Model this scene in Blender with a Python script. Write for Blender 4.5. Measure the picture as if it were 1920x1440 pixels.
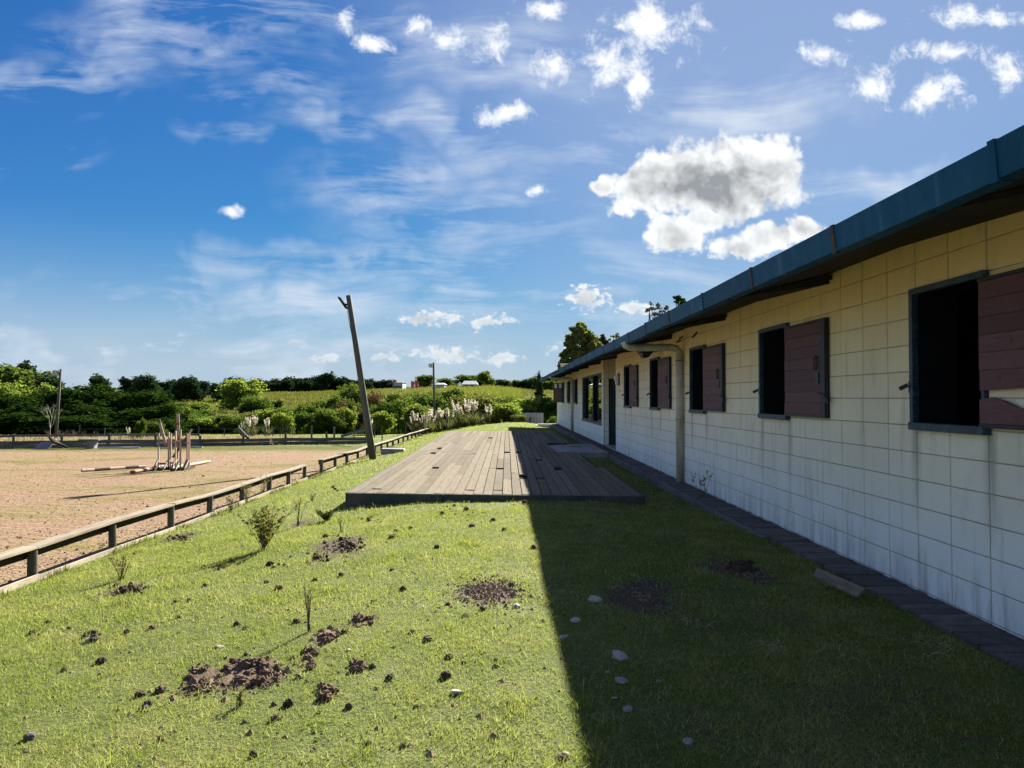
import bpy, bmesh, math, random
import numpy as np
from mathutils import Vector, Matrix, noise as mnoise

for o in list(bpy.data.objects):
    bpy.data.objects.remove(o, do_unlink=True)
SC = bpy.context.scene
COL = SC.collection
R = math.radians

# ------------------------------------------------------------------ camera
CAM_H = 1.40
FPX = 1380.0                      # focal length in pixels of a 1920 wide picture
cam_data = bpy.data.cameras.new('camera')
cam = bpy.data.objects.new('camera', cam_data)
COL.objects.link(cam)
cam.location = (0, 0, CAM_H)
PITCH = math.atan(27 / FPX)
YAW = math.atan(18 / FPX)
cam.rotation_euler = (R(90) + PITCH, 0, -YAW)
cam_data.sensor_width = 36
cam_data.lens = FPX / 1920 * 36
cam_data.clip_start = 0.05
cam_data.clip_end = 6000
SC.camera = cam

# ------------------------------------------------------------------ sun direction
SUN = Vector((0.70, 1.62, 1.0)).normalized()     # towards the sun
SUN_EL = math.asin(SUN.z)
SUN_AZ = math.atan2(SUN.x, SUN.y)

SC.view_settings.view_transform = 'Standard'
SC.view_settings.look = 'None'
SC.view_settings.gamma = 1.0
SC.view_settings.use_curve_mapping = False
SC.view_settings.exposure = 2.08
SC.cycles.use_denoising = True
SC.cycles.max_bounces = 6
SC.cycles.transparent_max_bounces = 6

sun_l = bpy.data.lights.new('sun', 'SUN')
sun_l.energy = 5.0
sun_l.angle = R(0.5)
sun_l.color = (1.0, 0.93, 0.82)
sun = bpy.data.objects.new('sun', sun_l)
COL.objects.link(sun)
sun.location = (10, 20, 30)
sun.rotation_euler = (-SUN).to_track_quat('-Z', 'Y').to_euler()


# ------------------------------------------------------------------ small node language
class G:
    """thin wrapper round a node tree"""
    def __init__(self, tree):
        self.t = tree
        self.n = tree.nodes
        self.l = tree.links

    def put(self, node, i, v):
        if v is None:
            return
        s = node.inputs[i]
        if isinstance(v, bpy.types.NodeSocket):
            self.l.new(v, s)
        else:
            if hasattr(s, 'default_value'):
                try:
                    s.default_value = v
                except Exception:
                    s.default_value = (v, v, v)

    def node(self, kind, **kw):
        nd = self.n.new(kind)
        for k, v in kw.items():
            setattr(nd, k, v)
        return nd

    def m(self, op, a, b=None, c=None, clamp=False):
        nd = self.node('ShaderNodeMath', operation=op, use_clamp=clamp)
        self.put(nd, 0, a)
        self.put(nd, 1, b)
        self.put(nd, 2, c)
        return nd.outputs[0]

    def v(self, op, a, b=None, out=0):
        nd = self.node('ShaderNodeVectorMath', operation=op)
        self.put(nd, 0, a)
        self.put(nd, 1, b)
        return nd.outputs[out]

    def noise(self, vec, scale, detail=4, rough=0.55, lac=2.0, dist=0.0, out=0, ntype='FBM', dim='3D'):
        nd = self.node('ShaderNodeTexNoise')
        nd.noise_dimensions = dim
        nd.noise_type = ntype
        self.put(nd, 'Vector', vec)
        nd.inputs['Scale'].default_value = scale
        nd.inputs['Detail'].default_value = detail
        nd.inputs['Roughness'].default_value = rough
        nd.inputs['Lacunarity'].default_value = lac
        nd.inputs['Distortion'].default_value = dist
        return nd.outputs[out]

    def map(self, v, a, b, c=0.0, d=1.0, smooth=False):
        nd = self.node('ShaderNodeMapRange')
        nd.interpolation_type = 'SMOOTHSTEP' if smooth else 'LINEAR'
        nd.clamp = True
        self.put(nd, 0, v)
        for i, x in ((1, a), (2, b), (3, c), (4, d)):
            self.put(nd, i, x)
        return nd.outputs[0]

    def mix(self, f, a, b, mode='MIX'):
        nd = self.node('ShaderNodeMix')
        nd.data_type = 'RGBA'
        nd.blend_type = mode
        nd.clamp_factor = True
        self.put(nd, 0, f)
        for i, x in ((6, a), (7, b)):
            if isinstance(x, (tuple, list)) and len(x) == 3:
                x = (*x, 1)
            self.put(nd, i, x)
        return nd.outputs[2]

    def mapping(self, vec, loc=(0, 0, 0), rot=(0, 0, 0), scale=(1, 1, 1), kind='POINT'):
        nd = self.node('ShaderNodeMapping', vector_type=kind)
        self.put(nd, 0, vec)
        nd.inputs['Location'].default_value = loc
        nd.inputs['Rotation'].default_value = rot
        nd.inputs['Scale'].default_value = scale
        return nd.outputs[0]

    def combine(self, x, y, z=0.0):
        nd = self.node('ShaderNodeCombineXYZ')
        for i, q in enumerate((x, y, z)):
            self.put(nd, i, q)
        return nd.outputs[0]

    def sep(self, v):
        nd = self.node('ShaderNodeSeparateXYZ')
        self.put(nd, 0, v)
        return nd.outputs
# ------------------------------------------------------------------ world: sky and clouds
def cl(px, py, rx, ry, rot=0.0):
    """a cloud's middle and half sizes as slopes on the +Y axis"""
    return ((px - 942) / FPX, (747 - py) / FPX, rx / FPX, ry / FPX, R(rot))


CUMULUS = [cl(*a) for a in (
    (1215, 355, 92, 58), (1300, 330, 120, 76), (1405, 325, 118, 86), (1455, 318, 66, 82), (1350, 372, 130, 46),
    (1132, 345, 28, 24), (1265, 437, 64, 44), (1322, 412, 50, 30), (1390, 458, 60, 26), (1450, 440, 70, 32), (1520, 420, 56, 30),
    (1105, 562, 50, 32), (1195, 582, 46, 20), (1090, 650, 60, 18), (795, 604, 50, 15), (845, 598, 24, 18), (910, 604, 54, 14),
    (845, 668, 76, 16), (945, 672, 46, 13), (720, 668, 50, 11), (610, 674, 34, 11))]
WISPY = [cl(*a) for a in (
    (1230, 42, 95, 54), (1160, 112, 74, 62), (1035, 132, 46, 42), (1015, 12, 52, 22),
    (1195, 158, 34, 34), (925, 78, 34, 40), (648, 48, 28, 34), (692, 82, 42, 24),
    (790, 45, 32, 20), (848, 70, 40, 24), (943, 212, 54, 24), (1005, 350, 20, 13), (432, 391, 26, 12),
    (1640, 152, 50, 40), (1768, 170, 70, 34), (1790, 88, 84, 24), (1555, 85, 44, 26),
    (1625, 28, 56, 16), (1910, 130, 36, 44), (1845, 18, 110, 26))]
CIRRUS = [cl(*a) for a in (
    (350, 92, 200, 48), (250, 60, 80, 60), (530, 185, 110, 24), (690, 235, 140, 24),
    (740, 345, 130, 60), (900, 400, 200, 58), (880, 230, 170, 34),
    (60, 300, 120, 26), (440, 262, 60, 14), (440, 570, 330, 50), (800, 500, 420, 36),
    (150, 620, 260, 34), (420, 665, 420, 40), (1620, 325, 200, 26),
    (900, 100, 240, 56), (1150, 270, 260, 50), (1080, 560, 360, 60), (520, 30, 240, 36), (90, 165, 160, 34), (1400, 170, 180, 50))]


def ellipse_group(name, items):
    """group: vector (u, v, 0) -> 1 in the middle of the nearest ellipse, 0 on its edge, below 0 outside"""
    ng = bpy.data.node_groups.new(name, 'ShaderNodeTree')
    ng.interface.new_socket('Vector', in_out='INPUT', socket_type='NodeSocketVector')
    ng.interface.new_socket('Value', in_out='OUTPUT', socket_type='NodeSocketFloat')
    g = G(ng)
    gi = g.node('NodeGroupInput')
    go = g.node('NodeGroupOutput')
    acc = None
    for (u, v, rx, ry, rot) in items:
        nd = g.node('ShaderNodeVectorMath', operation='MULTIPLY_ADD')
        g.put(nd, 0, gi.outputs[0])
        nd.inputs[1].default_value = (1 / rx, 1 / ry, 0)
        if acc is None:
            nd.inputs[2].default_value = (-u / rx, -v / ry, 0)
        else:                      # z carries a trace of the last one: they run one after the other and the shader's stack stays small
            g.put(nd, 2, g.combine(-u / rx, -v / ry, g.m('MULTIPLY', acc, 1e-6)))
        ln = g.v('LENGTH', nd.outputs[0], out=1)
        acc = ln if acc is None else g.m('MINIMUM', acc, ln)
    ng.links.new(g.m('SUBTRACT', 1.0, acc), go.inputs[0])
    return ng


world = bpy.data.worlds.new('World')
SC.world = world
world.use_nodes = True
wt = world.node_tree
wt.nodes.clear()
w = G(wt)
sky = w.node('ShaderNodeTexSky')
sky.sky_type = 'NISHITA'
sky.sun_disc = False
sky.sun_elevation = SUN_EL
sky.sun_rotation = SUN_AZ
sky.altitude = 50
sky.air_density = 0.6
sky.dust_density = 0.0
sky.ozone_density = 5.0
tc = w.node('ShaderNodeTexCoord')
D = w.v('NORMALIZE', tc.outputs['Generated'])
dx, dy, dz = w.sep(D)
front = w.map(dy, 0.12, 0.3)
ysafe = w.m('MAXIMUM', dy, 0.1)
uv = w.combine(w.m('DIVIDE', dx, ysafe), w.m('DIVIDE', dz, ysafe), 0.0)
# plane at cloud height, for the sky all round
zsafe = w.m('MAXIMUM', dz, 0.06)
pl = w.combine(w.m('DIVIDE', dx, zsafe), w.m('DIVIDE', dy, zsafe), 0.0)

# -- cirrus
def centred(sock, k):
    o = w.v('SCALE', w.v('SUBTRACT', sock, (0.5, 0.5, 0.5)))
    o.node.inputs['Scale'].default_value = k
    return o


wob = centred(w.noise(uv, 2.2, 2, 0.5, out=1, dim='2D'), 0.11)
uvw = w.v('ADD', uv, wob)
st1 = w.noise(w.mapping(uvw, rot=(0, 0, R(-7)), scale=(2.6, 19.0, 1)), 1.0, 8, 0.64, dist=0.25, dim='2D')
st2 = w.noise(w.mapping(uvw, (1.7, 0.4, 0), rot=(0, 0, R(-24)), scale=(3.4, 15.0, 1)), 1.0, 8, 0.64, dist=0.25, dim='2D')
pat = w.noise(uvw, 4.5, 4, 0.6, dim='2D')
sel = w.map(pat, 0.42, 0.58, smooth=True)
streak = w.m('ADD', w.m('MULTIPLY', st1, sel), w.m('MULTIPLY', st2, w.m('SUBTRACT', 1.0, sel)))
cir_m = w.node('ShaderNodeGroup')
cir_m.node_tree = ellipse_group('cirrus_field', CIRRUS)
w.put(cir_m, 0, w.v('ADD', uvw, centred(w.noise(uv, 7.0, 3, 0.6, out=1, dim='2D'), 0.09)))
cm = w.map(cir_m.outputs[0], -0.8, 0.7, smooth=True)
cfront = w.m('MULTIPLY', cm, w.map(w.m('ADD', streak, w.m('MULTIPLY', w.m('SUBTRACT', pat, 0.5), 0.45)), 0.42, 0.76))
streak2 = w.noise(w.mapping(pl, rot=(0, 0, R(25)), scale=(0.35, 1.6, 1)), 1.0, 4, 0.6, dist=1.0, dim='2D')
cback = w.m('MULTIPLY', w.map(streak2, 0.42, 0.72), 0.8)  # cirrus out of view, thickened for more fill on the shaded wall
cfr = w.m('ADD', w.m('MULTIPLY', cfront, front), w.m('MULTIPLY', cback, w.m('SUBTRACT', 1.0, front)))
cirrus_a = w.m('MULTIPLY', cfr, 0.85, clamp=True)

# -- cumulus
cum_grp = ellipse_group('cumulus_field', CUMULUS)
wis_grp = ellipse_group('wispy_field', WISPY)


def voro(vec, scale, detail):
    nd = w.node('ShaderNodeTexVoronoi')
    nd.voronoi_dimensions = '2D'
    nd.feature = 'SMOOTH_F1'
    w.put(nd, 'Vector', vec)
    nd.inputs['Scale'].default_value = scale
    nd.inputs['Detail'].default_value = detail
    nd.inputs['Roughness'].default_value = 0.55
    nd.inputs['Lacunarity'].default_value = 2.3
    nd.inputs['Smoothness'].default_value = 0.6
    nd.normalize = True
    return nd.outputs['Distance']


vv = w.v('ADD', uv, centred(w.noise(uv, 11.0, 3, 0.55, out=1, dim='2D'), 0.034))
e1 = w.node('ShaderNodeGroup')
e1.node_tree = cum_grp
w.put(e1, 0, vv)
f1 = w.noise(uv, 30.0, 6, 0.60, dim='2D')
b1 = voro(vv, 21.0, 2.0)                      # rounded billows
f1b = w.noise(w.mapping(uv, scale=(1, 1.5, 1)), 72.0, 5, 0.62, dim='2D')
hi = w.map(dz, 0.15, 0.21)
fm1 = w.m('ADD', w.m('MULTIPLY', f1, hi), w.m('MULTIPLY', f1b, w.m('SUBTRACT', 1.0, hi)))
dc = w.m('ADD', e1.outputs[0], w.m('MULTIPLY', w.m('SUBTRACT', fm1, 0.5), w.map(dz, 0.15, 0.21, 2.7, 0.95)))
dc = w.m('SUBTRACT', dc, w.m('MULTIPLY', w.m('SUBTRACT', b1, 0.30), w.map(dz, 0.15, 0.22, 0.5, 1.1)))
# the many small far cumulus along the skyline
fh = w.noise(w.mapping(uv, (7.1, 0.0, 0), (0, 0, 0), (1, 2.9, 1)), 13.0, 6, 0.58, dim='2D')
hb = w.m('MULTIPLY', w.map(dz, 0.015, 0.05), w.map(dz, 0.08, 0.13, 1.0, 0.0))
dh = w.m('SUBTRACT', w.m('ADD', fh, w.m('MULTIPLY', hb, 0.9)), 1.50)
dc = w.m('MAXIMUM', dc, w.m('MULTIPLY', dh, 2.6))
a_c = w.m('MULTIPLY', w.m('MULTIPLY', w.map(dc, 0.0, w.map(dz, 0.1, 0.2, 0.8, 0.34), smooth=True), w.map(dz, 0.05, 0.2, 0.8, 1.0)), front)
e2 = w.node('ShaderNodeGroup')
e2.node_tree = wis_grp
w.put(e2, 0, vv)
f2 = w.noise(w.v('ADD', uv, (3.7, 1.3, 0)), 24.0, 7, 0.66, dist=0.2, dim='2D')
dw = w.m('ADD', e2.outputs[0], w.m('MULTIPLY', w.m('SUBTRACT', f2, 0.47), 3.2))
a_w = w.m('MULTIPLY', w.map(dw, 0.0, 1.2, smooth=True), front)
# which side of a billow faces the sun; the sun stands behind, so rims are bright and cores grey
b2 = voro(w.v('ADD', vv, (0.008, 0.016, 0)), 21.0, 2.0)
lit = w.m('MULTIPLY', w.m('SUBTRACT', b2, b1), 1.6)
c0 = cl(1350, 350, 205, 84)
e3 = w.node('ShaderNodeVectorMath', operation='MULTIPLY_ADD')
w.put(e3, 0, vv)
e3.inputs[1].default_value = (1 / c0[2], 1 / c0[3], 0)
e3.inputs[2].default_value = (-c0[0] / c0[2], -c0[1] / c0[3], 0)
mid = w.m('SUBTRACT', 1.0, w.v('LENGTH', e3.outputs[0], out=1))
mid = w.m('ADD', mid, w.m('MULTIPLY', w.m('SUBTRACT', f1, 0.5), 0.9))
core = w.m('MAXIMUM', w.map(mid, -0.05, 0.95, 0.0, 1.0, smooth=True), w.map(e1.outputs[0], 0.15, 0.9, 0.0, 0.45, smooth=True))
shade = w.m('SUBTRACT', w.m('MULTIPLY', core, 0.88), w.m('MULTIPLY', lit, 0.9), clamp=True)
E = 2 ** 1.92                                # the colours below are about what the picture shows
low = w.map(dz, 0.03, 0.20)
CW, CG = 0.92 / E, 0.30 / E
cum_col = w.mix(w.m('MULTIPLY', shade, w.map(dz, 0.02, 0.25, 0.6, 1.0)), (CW * 0.98, CW, CW * 1.01), (CG, CG * 1.08, CG * 1.16))
cum_col = w.mix(low, w.mix(0.35, cum_col, (0.50 / E, 0.58 / E, 0.66 / E)), cum_col)
# cumulus elsewhere round the sky, out of view; cover added to brighten the wall
gen = w.noise(pl, 0.55, 4, 0.6, dim='2D')
ga = w.m('MULTIPLY', w.map(gen, 0.54, 0.62, smooth=True), w.m('MULTIPLY', w.m('SUBTRACT', 1.0, front), w.map(dz, 0.02, 0.12)))
gcol = w.mix(w.map(gen, 0.62, 0.75), (CW * 0.9, CW * 0.92, CW * 0.94), (CG, CG * 1.05, CG * 1.1))

# clear sky: Nishita, its brightest parts (low down) held back as the photograph holds them
base = w.v('MULTIPLY', sky.outputs[0], (0.043 / E, 0.114 / E, 0.265 / E))
comp = w.v('ADD', w.v('MULTIPLY', sky.outputs[0], (0.055 * 0.25, 0.114 * 0.85, 0.245 * 1.176)), (1, 1, 1))
skyc = w.v('DIVIDE', base, comp)
# pale band low over the land
skyc = w.mix(w.map(dz, -0.02, 0.24, 0.85, 0.0, smooth=True), skyc, (0.37 / E, 0.50 / E, 0.63 / E))
# uneven pale haze lying on the skyline
hz = w.noise(w.mapping(uv, scale=(1.5, 7.0, 1)), 2.0, 4, 0.55, dim='2D')
skyc = w.mix(w.m('MULTIPLY', w.map(dz, 0.0, 0.16, 0.75, 0.0, smooth=True), w.map(hz, 0.3, 0.7, 0.35, 1.0)), skyc, (0.50 / E, 0.575 / E, 0.65 / E))
# thin bright veil towards the sun
sd = w.v('DOT_PRODUCT', D, tuple(SUN), out=1)
veil = w.map(sd, 0.80, 1.0, 0.0, 0.50, smooth=True)
skyc = w.mix(veil, skyc, (0.46 / E, 0.54 / E, 0.72 / E))
col = w.mix(cirrus_a, skyc, (0.66 / E, 0.73 / E, 0.83 / E))
col = w.mix(ga, col, gcol)
col = w.mix(a_w, col, (0.95 / E, 0.98 / E, 1.0 / E))
col = w.mix(a_c, col, cum_col)
bg = w.node('ShaderNodeBackground')
w.put(bg, 0, w.v('MULTIPLY', col, (10, 10, 10)))
bg.inputs[1].default_value = 0.1
out = w.node('ShaderNodeOutputWorld')
wt.links.new(bg.outputs[0], out.inputs[0])
world.cycles.sampling_method = 'MANUAL'
world.cycles.sample_map_resolution = 512
# ------------------------------------------------------------------ ground height
def sstep(a, b, x):
    t = np.clip((x - a) / (b - a), 0, 1)
    return t * t * (3 - 2 * t)


_px = np.arange(-8, 6, 0.02)
_pz = np.interp(_px, [-8, -4.7, -3.6, -2.2, -1.0, 0.3, 2.0, 2.8, 6], [-0.47, -0.40, -0.28, -0.125, -0.045, -0.005, -0.012, -0.035, -0.035])
_k = np.hanning(45)
_pz = np.convolve(np.pad(_pz, 22, mode='edge'), _k / _k.sum(), mode='valid')
FENCE_X = -4.60


def zfence(y):
    return -0.40 - 0.0105 * (np.clip(y, -5, 60) - 7.3)


def ground(x, y):
    x = np.asarray(x, float)
    y = np.asarray(y, float)
    yy = np.clip(y, -5, 60)
    wgt = np.clip((0.3 - x) / 5.0, 0, 1) * 0.8 + 0.2
    lawn = np.interp(x, _px, _pz) - 0.0105 * (yy - 7.3) * wgt
    lawn = lawn - 0.07 * sstep(7, 13, y) * sstep(1.2, 2.2, x)
    lawn = lawn + 0.010 * np.sin(x * 2.1 + y * 0.7) * np.sin(y * 1.6 - x * 0.6) * sstep(2.7, 2.2, x) * sstep(-4.6, -4.0, x)
    arena = zfence(y) - 0.05 + 0.008 * np.sin(x * 1.3 + 2 * np.sin(y * 0.8)) * np.sin(y * 2.3)
    t = sstep(-4.70, -4.60, x)
    near = arena * (1 - t) + lawn * t
    # valley with the thicket, then the hillside
    az = x / np.maximum(y, 20.0)
    top = 2.6 + 1.9 * sstep(-0.40, -0.05, az) - 1.6 * sstep(-0.03, 0.06, az) + 0.5 * np.sin(az * 9.0)
    t2 = sstep(46, 58, y)
    z = near * (1 - t2) + (-1.5) * t2
    hill = np.clip((y - 62) / 108.0, 0, 1)
    hill = hill * 0.75 + 0.25 * hill * hill * (3 - 2 * hill)
    z = z + (top + 1.5) * hill
    z = z + np.clip((y - 170) / 1500.0, 0, 1) * 10
    z = z + 0.10 * np.sin(x * 0.31 + y * 0.21) * np.sin(y * 0.27 - x * 0.11) * sstep(50, 70, y)
    return z


def gz(x, y):
    return float(ground(x, y))


# camera rays, to find where on the ground a thing of the photograph stands
_rot = cam.rotation_euler.to_matrix()


def ray(px, py):
    return (_rot @ Vector(((px - 960) / FPX, (720 - py) / FPX, -1.0))).normalized()


def gp(px, py):
    d = ray(px, py)
    t, step = 0.5, 0.02
    o = Vector((0, 0, CAM_H))
    for _ in range(8000):
        p = o + d * t
        if p.z <= gz(p.x, p.y):
            break
        t += step
        step = 0.02 + t * 0.002
    return p.x, p.y


def at(px, py, Y):
    """the point of the ray through a pixel at depth Y"""
    d = ray(px, py)
    t = Y / d.y
    return d.x * t, Y, CAM_H + d.z * t


# ------------------------------------------------------------------ objects
def obj(name, mesh, mats=None, parent=None, loc=None, rot=None, scale=None):
    o = bpy.data.objects.new(name, mesh)
    COL.objects.link(o)
    if mats is not None and mesh is not None:
        for m in (mats if isinstance(mats, (list, tuple)) else [mats]):
            if m.name not in [q.name for q in mesh.materials if q]:
                mesh.materials.append(m)
    if parent is not None:
        o.parent = parent
    if loc is not None:
        o.location = loc
    if rot is not None:
        o.rotation_euler = rot
    if scale is not None:
        o.scale = scale if isinstance(scale, (tuple, list)) else (scale,) * 3
    return o


def tag(o, label=None, cat=None, group=None, kind=None):
    for k, v in (('label', label), ('category', cat), ('group', group), ('kind', kind)):
        if v:
            o[k] = v
    return o


def empty(name, loc=(0, 0, 0), rz=0.0, label=None, cat=None, group=None):
    o = bpy.data.objects.new(name, None)
    COL.objects.link(o)
    o.location = loc
    o.rotation_euler = (0, 0, rz)
    o.empty_display_size = 0.2
    return tag(o, label, cat, group)


def copy_tree(src, parent=None):
    c = src.copy()
    COL.objects.link(c)
    c.parent = parent
    for ch in list(src.children):
        k = copy_tree(ch, c)
        k.matrix_parent_inverse = ch.matrix_parent_inverse.copy()
    return c


class MB:
    """collects vertices and faces, then makes one mesh"""
    def __init__(self):
        self.v = []
        self.f = []
        self.mi = []

    def add(self, vs, fs, mi=0):
        n = len(self.v)
        self.v += [tuple(p) for p in vs]
        self.f += [tuple(i + n for i in f) for f in fs]
        self.mi += [mi] * len(fs)
        return self

    BOXF = ((0, 3, 2, 1), (4, 5, 6, 7), (0, 1, 5, 4), (1, 2, 6, 5), (2, 3, 7, 6), (3, 0, 4, 7))

    def box(self, x0, x1, y0, y1, z0, z1, mi=0):
        return self.add([(x0, y0, z0), (x1, y0, z0), (x1, y1, z0), (x0, y1, z0), (x0, y0, z1), (x1, y0, z1), (x1, y1, z1), (x0, y1, z1)], self.BOXF, mi)

    def hexa(self, pts, mi=0):
        return self.add(pts, self.BOXF, mi)

    def bar(self, a, b, wid, hgt, up=(0, 0, 1), mi=0):
        """square bar from a to b"""
        a, b = Vector(a), Vector(b)
        d = (b - a).normalized()
        u = Vector(up)
        s = d.cross(u)
        if s.length < 1e-4:
            s = d.cross(Vector((1, 0, 0)))
        s.normalize()
        u = s.cross(d).normalized()
        s, u = s * wid / 2, u * hgt / 2
        return self.add([a - s - u, a + s - u, b + s - u, b - s - u, a - s + u, a + s + u, b + s + u, b - s + u], self.BOXF, mi)

    def tube(self, pts, rad, n=8, cap=True, mi=0):
        pts = [Vector(p) for p in pts]
        if not isinstance(rad, (list, tuple)):
            rad = [rad] * len(pts)
        rings = []
        ref = Vector((0.13, 0.91, 0.37))
        for i, p in enumerate(pts):
            d = (pts[min(i + 1, len(pts) - 1)] - pts[max(i - 1, 0)]).normalized()
            s = d.cross(ref)
            if s.length < 1e-3:
                s = d.cross(Vector((1, 0, 0)))
            s.normalize()
            t = d.cross(s)
            rings.append([p + (s * math.cos(a) + t * math.sin(a)) * rad[i] for a in [2 * math.pi * k / n for k in range(n)]])
        vs = [q for r in rings for q in r]
        fs = []
        for i in range(len(pts) - 1):
            for k in range(n):
                a, b = i * n + k, i * n + (k + 1) % n
                fs.append((a, b, b + n, a + n))
        if cap:
            fs.append(tuple(range(n - 1, -1, -1)))
            fs.append(tuple((len(pts) - 1) * n + k for k in range(n)))
        return self.add(vs, fs, mi)

    def mesh(self, name, smooth=False):
        me = bpy.data.meshes.new(name)
        me.from_pydata(self.v, [], self.f)
        if any(self.mi):
            me.polygons.foreach_set('material_index', self.mi)
        if smooth:
            me.polygons.foreach_set('use_smooth', [True] * len(self.f))
        me.update()
        return me

    def obj(self, name, mats, parent=None, smooth=False, **kw):
        return obj(name, self.mesh(name, smooth), mats, parent, **kw)


def bevel(o, w=0.004, seg=1):
    m = o.modifiers.new('bevel', 'BEVEL')
    m.width = w
    m.segments = seg
    m.limit_method = 'ANGLE'
    return o


def np_mesh(name, verts, tris, attrs=None, smooth=False):
    """big triangle mesh from numpy arrays"""
    me = bpy.data.meshes.new(name)
    nv, nt = len(verts), len(tris)
    me.vertices.add(nv)
    me.vertices.foreach_set('co', np.ascontiguousarray(verts, dtype=np.float32).ravel())
    k = tris.shape[1]
    me.loops.add(nt * k)
    me.loops.foreach_set('vertex_index', np.ascontiguousarray(tris, dtype=np.int32).ravel())
    me.polygons.add(nt)
    me.polygons.foreach_set('loop_start', np.arange(0, nt * k, k, dtype=np.int32))
    me.polygons.foreach_set('loop_total', np.full(nt, k, dtype=np.int32))
    me.polygons.foreach_set('use_smooth', np.full(nt, smooth, dtype=bool))
    me.update(calc_edges=True)
    for n, a in (attrs or {}).items():
        at_ = me.attributes.new(n, 'FLOAT', 'POINT')
        at_.data.foreach_set('value', np.ascontiguousarray(a, dtype=np.float32))
    return me


# ------------------------------------------------------------------ materials
def new_mat(name):
    m = bpy.data.materials.new(name)
    m.use_nodes = True
    m.node_tree.nodes.clear()
    return m, G(m.node_tree)


def finish(g, shader):
    o = g.node('ShaderNodeOutputMaterial')
    g.l.new(shader, o.inputs[0])


def bump(g, h, strength, dist=0.02, normal=None):
    nd = g.node('ShaderNodeBump')
    nd.inputs['Strength'].default_value = strength
    nd.inputs['Distance'].default_value = dist
    g.put(nd, 'Height', h)
    return nd.outputs[0]


def principled(g, col, rough=0.7, metal=0.0, spec=0.4, normal=None):
    p = g.node('ShaderNodeBsdfPrincipled')
    if isinstance(col, tuple) and len(col) == 3:
        col = (*col, 1)
    g.put(p, 'Base Color', col)
    g.put(p, 'Roughness', rough)
    g.put(p, 'Metallic', metal)
    g.put(p, 'Specular IOR Level', spec)
    if normal is not None:
        g.put(p, 'Normal', normal)
    return p.outputs[0]


def pos(g):
    return g.node('ShaderNodeNewGeometry').outputs['Position']


def oco(g):
    return g.node('ShaderNodeTexCoord').outputs['Object']


def orand(g):
    return g.node('ShaderNodeObjectInfo').outputs['Random']


def mat_noise(name, ca, cb, scale=6.0, rough=0.8, spec=0.3, bumps=0.3, bscale=60.0, rnd=0.25, cc=None, metal=0.0, stretch=(1, 1, 1), local=False, bdist=0.01):
    """two (three) colours in patches, a random tone for each object, fine relief"""
    m, g = new_mat(name)
    p = g.mapping(oco(g) if local else pos(g), scale=stretch)
    n = g.noise(p, scale, 5, 0.6)
    c = g.mix(g.map(n, 0.32, 0.68), ca, cb)
    if cc is not None:
        n2 = g.noise(p, scale * 3.7, 4, 0.65)
        c = g.mix(g.map(n2, 0.55, 0.72), c, cc)
    if rnd:
        k = g.map(orand(g), 0, 1, 1 - rnd, 1 + rnd)
        c = g.v('MULTIPLY', c, g.combine(k, k, k))
    h = g.noise(p, bscale, 4, 0.65)
    finish(g, principled(g, c, rough, metal, spec, bump(g, h, bumps, bdist)))
    return m
# ------------------------------------------------------------------ ground sheets
rng = np.random.default_rng(7)


def grid_lines(parts):
    out = []
    for a, b, s in parts:
        n = max(1, int(round((b - a) / s)))
        out += list(np.linspace(a, b, n, endpoint=False))
    out.append(parts[-1][1])
    return np.array(out)


GX = grid_lines([(-900, -300, 100), (-300, -80, 20), (-80, -30, 5), (-30, -8, 0.8), (-8, -4.7, 0.3), (-4.7, -4.6, 0.05), (-4.6, 3.4, 0.16), (3.4, 30, 3.8), (30, 100, 10), (100, 900, 100)])
GY = grid_lines([(-12, -1, 1.0), (-1, 12, 0.16), (12, 34, 0.4), (34, 70, 1.0), (70, 180, 4.0), (180, 400, 20), (400, 2600, 220)])
gxx, gyy = np.meshgrid(GX, GY, indexing='ij')
gzz = ground(gxx, gyy)
cx, cy = (GX[:-1] + GX[1:]) / 2, (GY[:-1] + GY[1:]) / 2
ccx, ccy = np.meshgrid(cx, cy, indexing='ij')
is_arena = (ccx < -4.65) & (ccx > -30) & (ccy < 33.0) & (ccy > -12)
is_lawn = (ccx > -4.65) & (ccx < 3.5) & (ccy < 46)
is_lawn |= (ccx <= -4.65) & (ccx > -30) & (ccy >= 33.0) & (ccy < 46)


def sheet(name, mask, mat):
    nx, ny = gxx.shape
    ii, jj = np.nonzero(mask)
    q = np.stack([ii * ny + jj, (ii + 1) * ny + jj, (ii + 1) * ny + jj + 1, ii * ny + jj + 1], 1)
    used, inv = np.unique(q.ravel(), return_inverse=True)
    vs = np.stack([gxx.ravel()[used], gyy.ravel()[used], gzz.ravel()[used]], 1)
    me = np_mesh(name, vs, inv.reshape(-1, 4), smooth=True)
    return tag(obj(name, me, mat), kind='structure')


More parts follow.
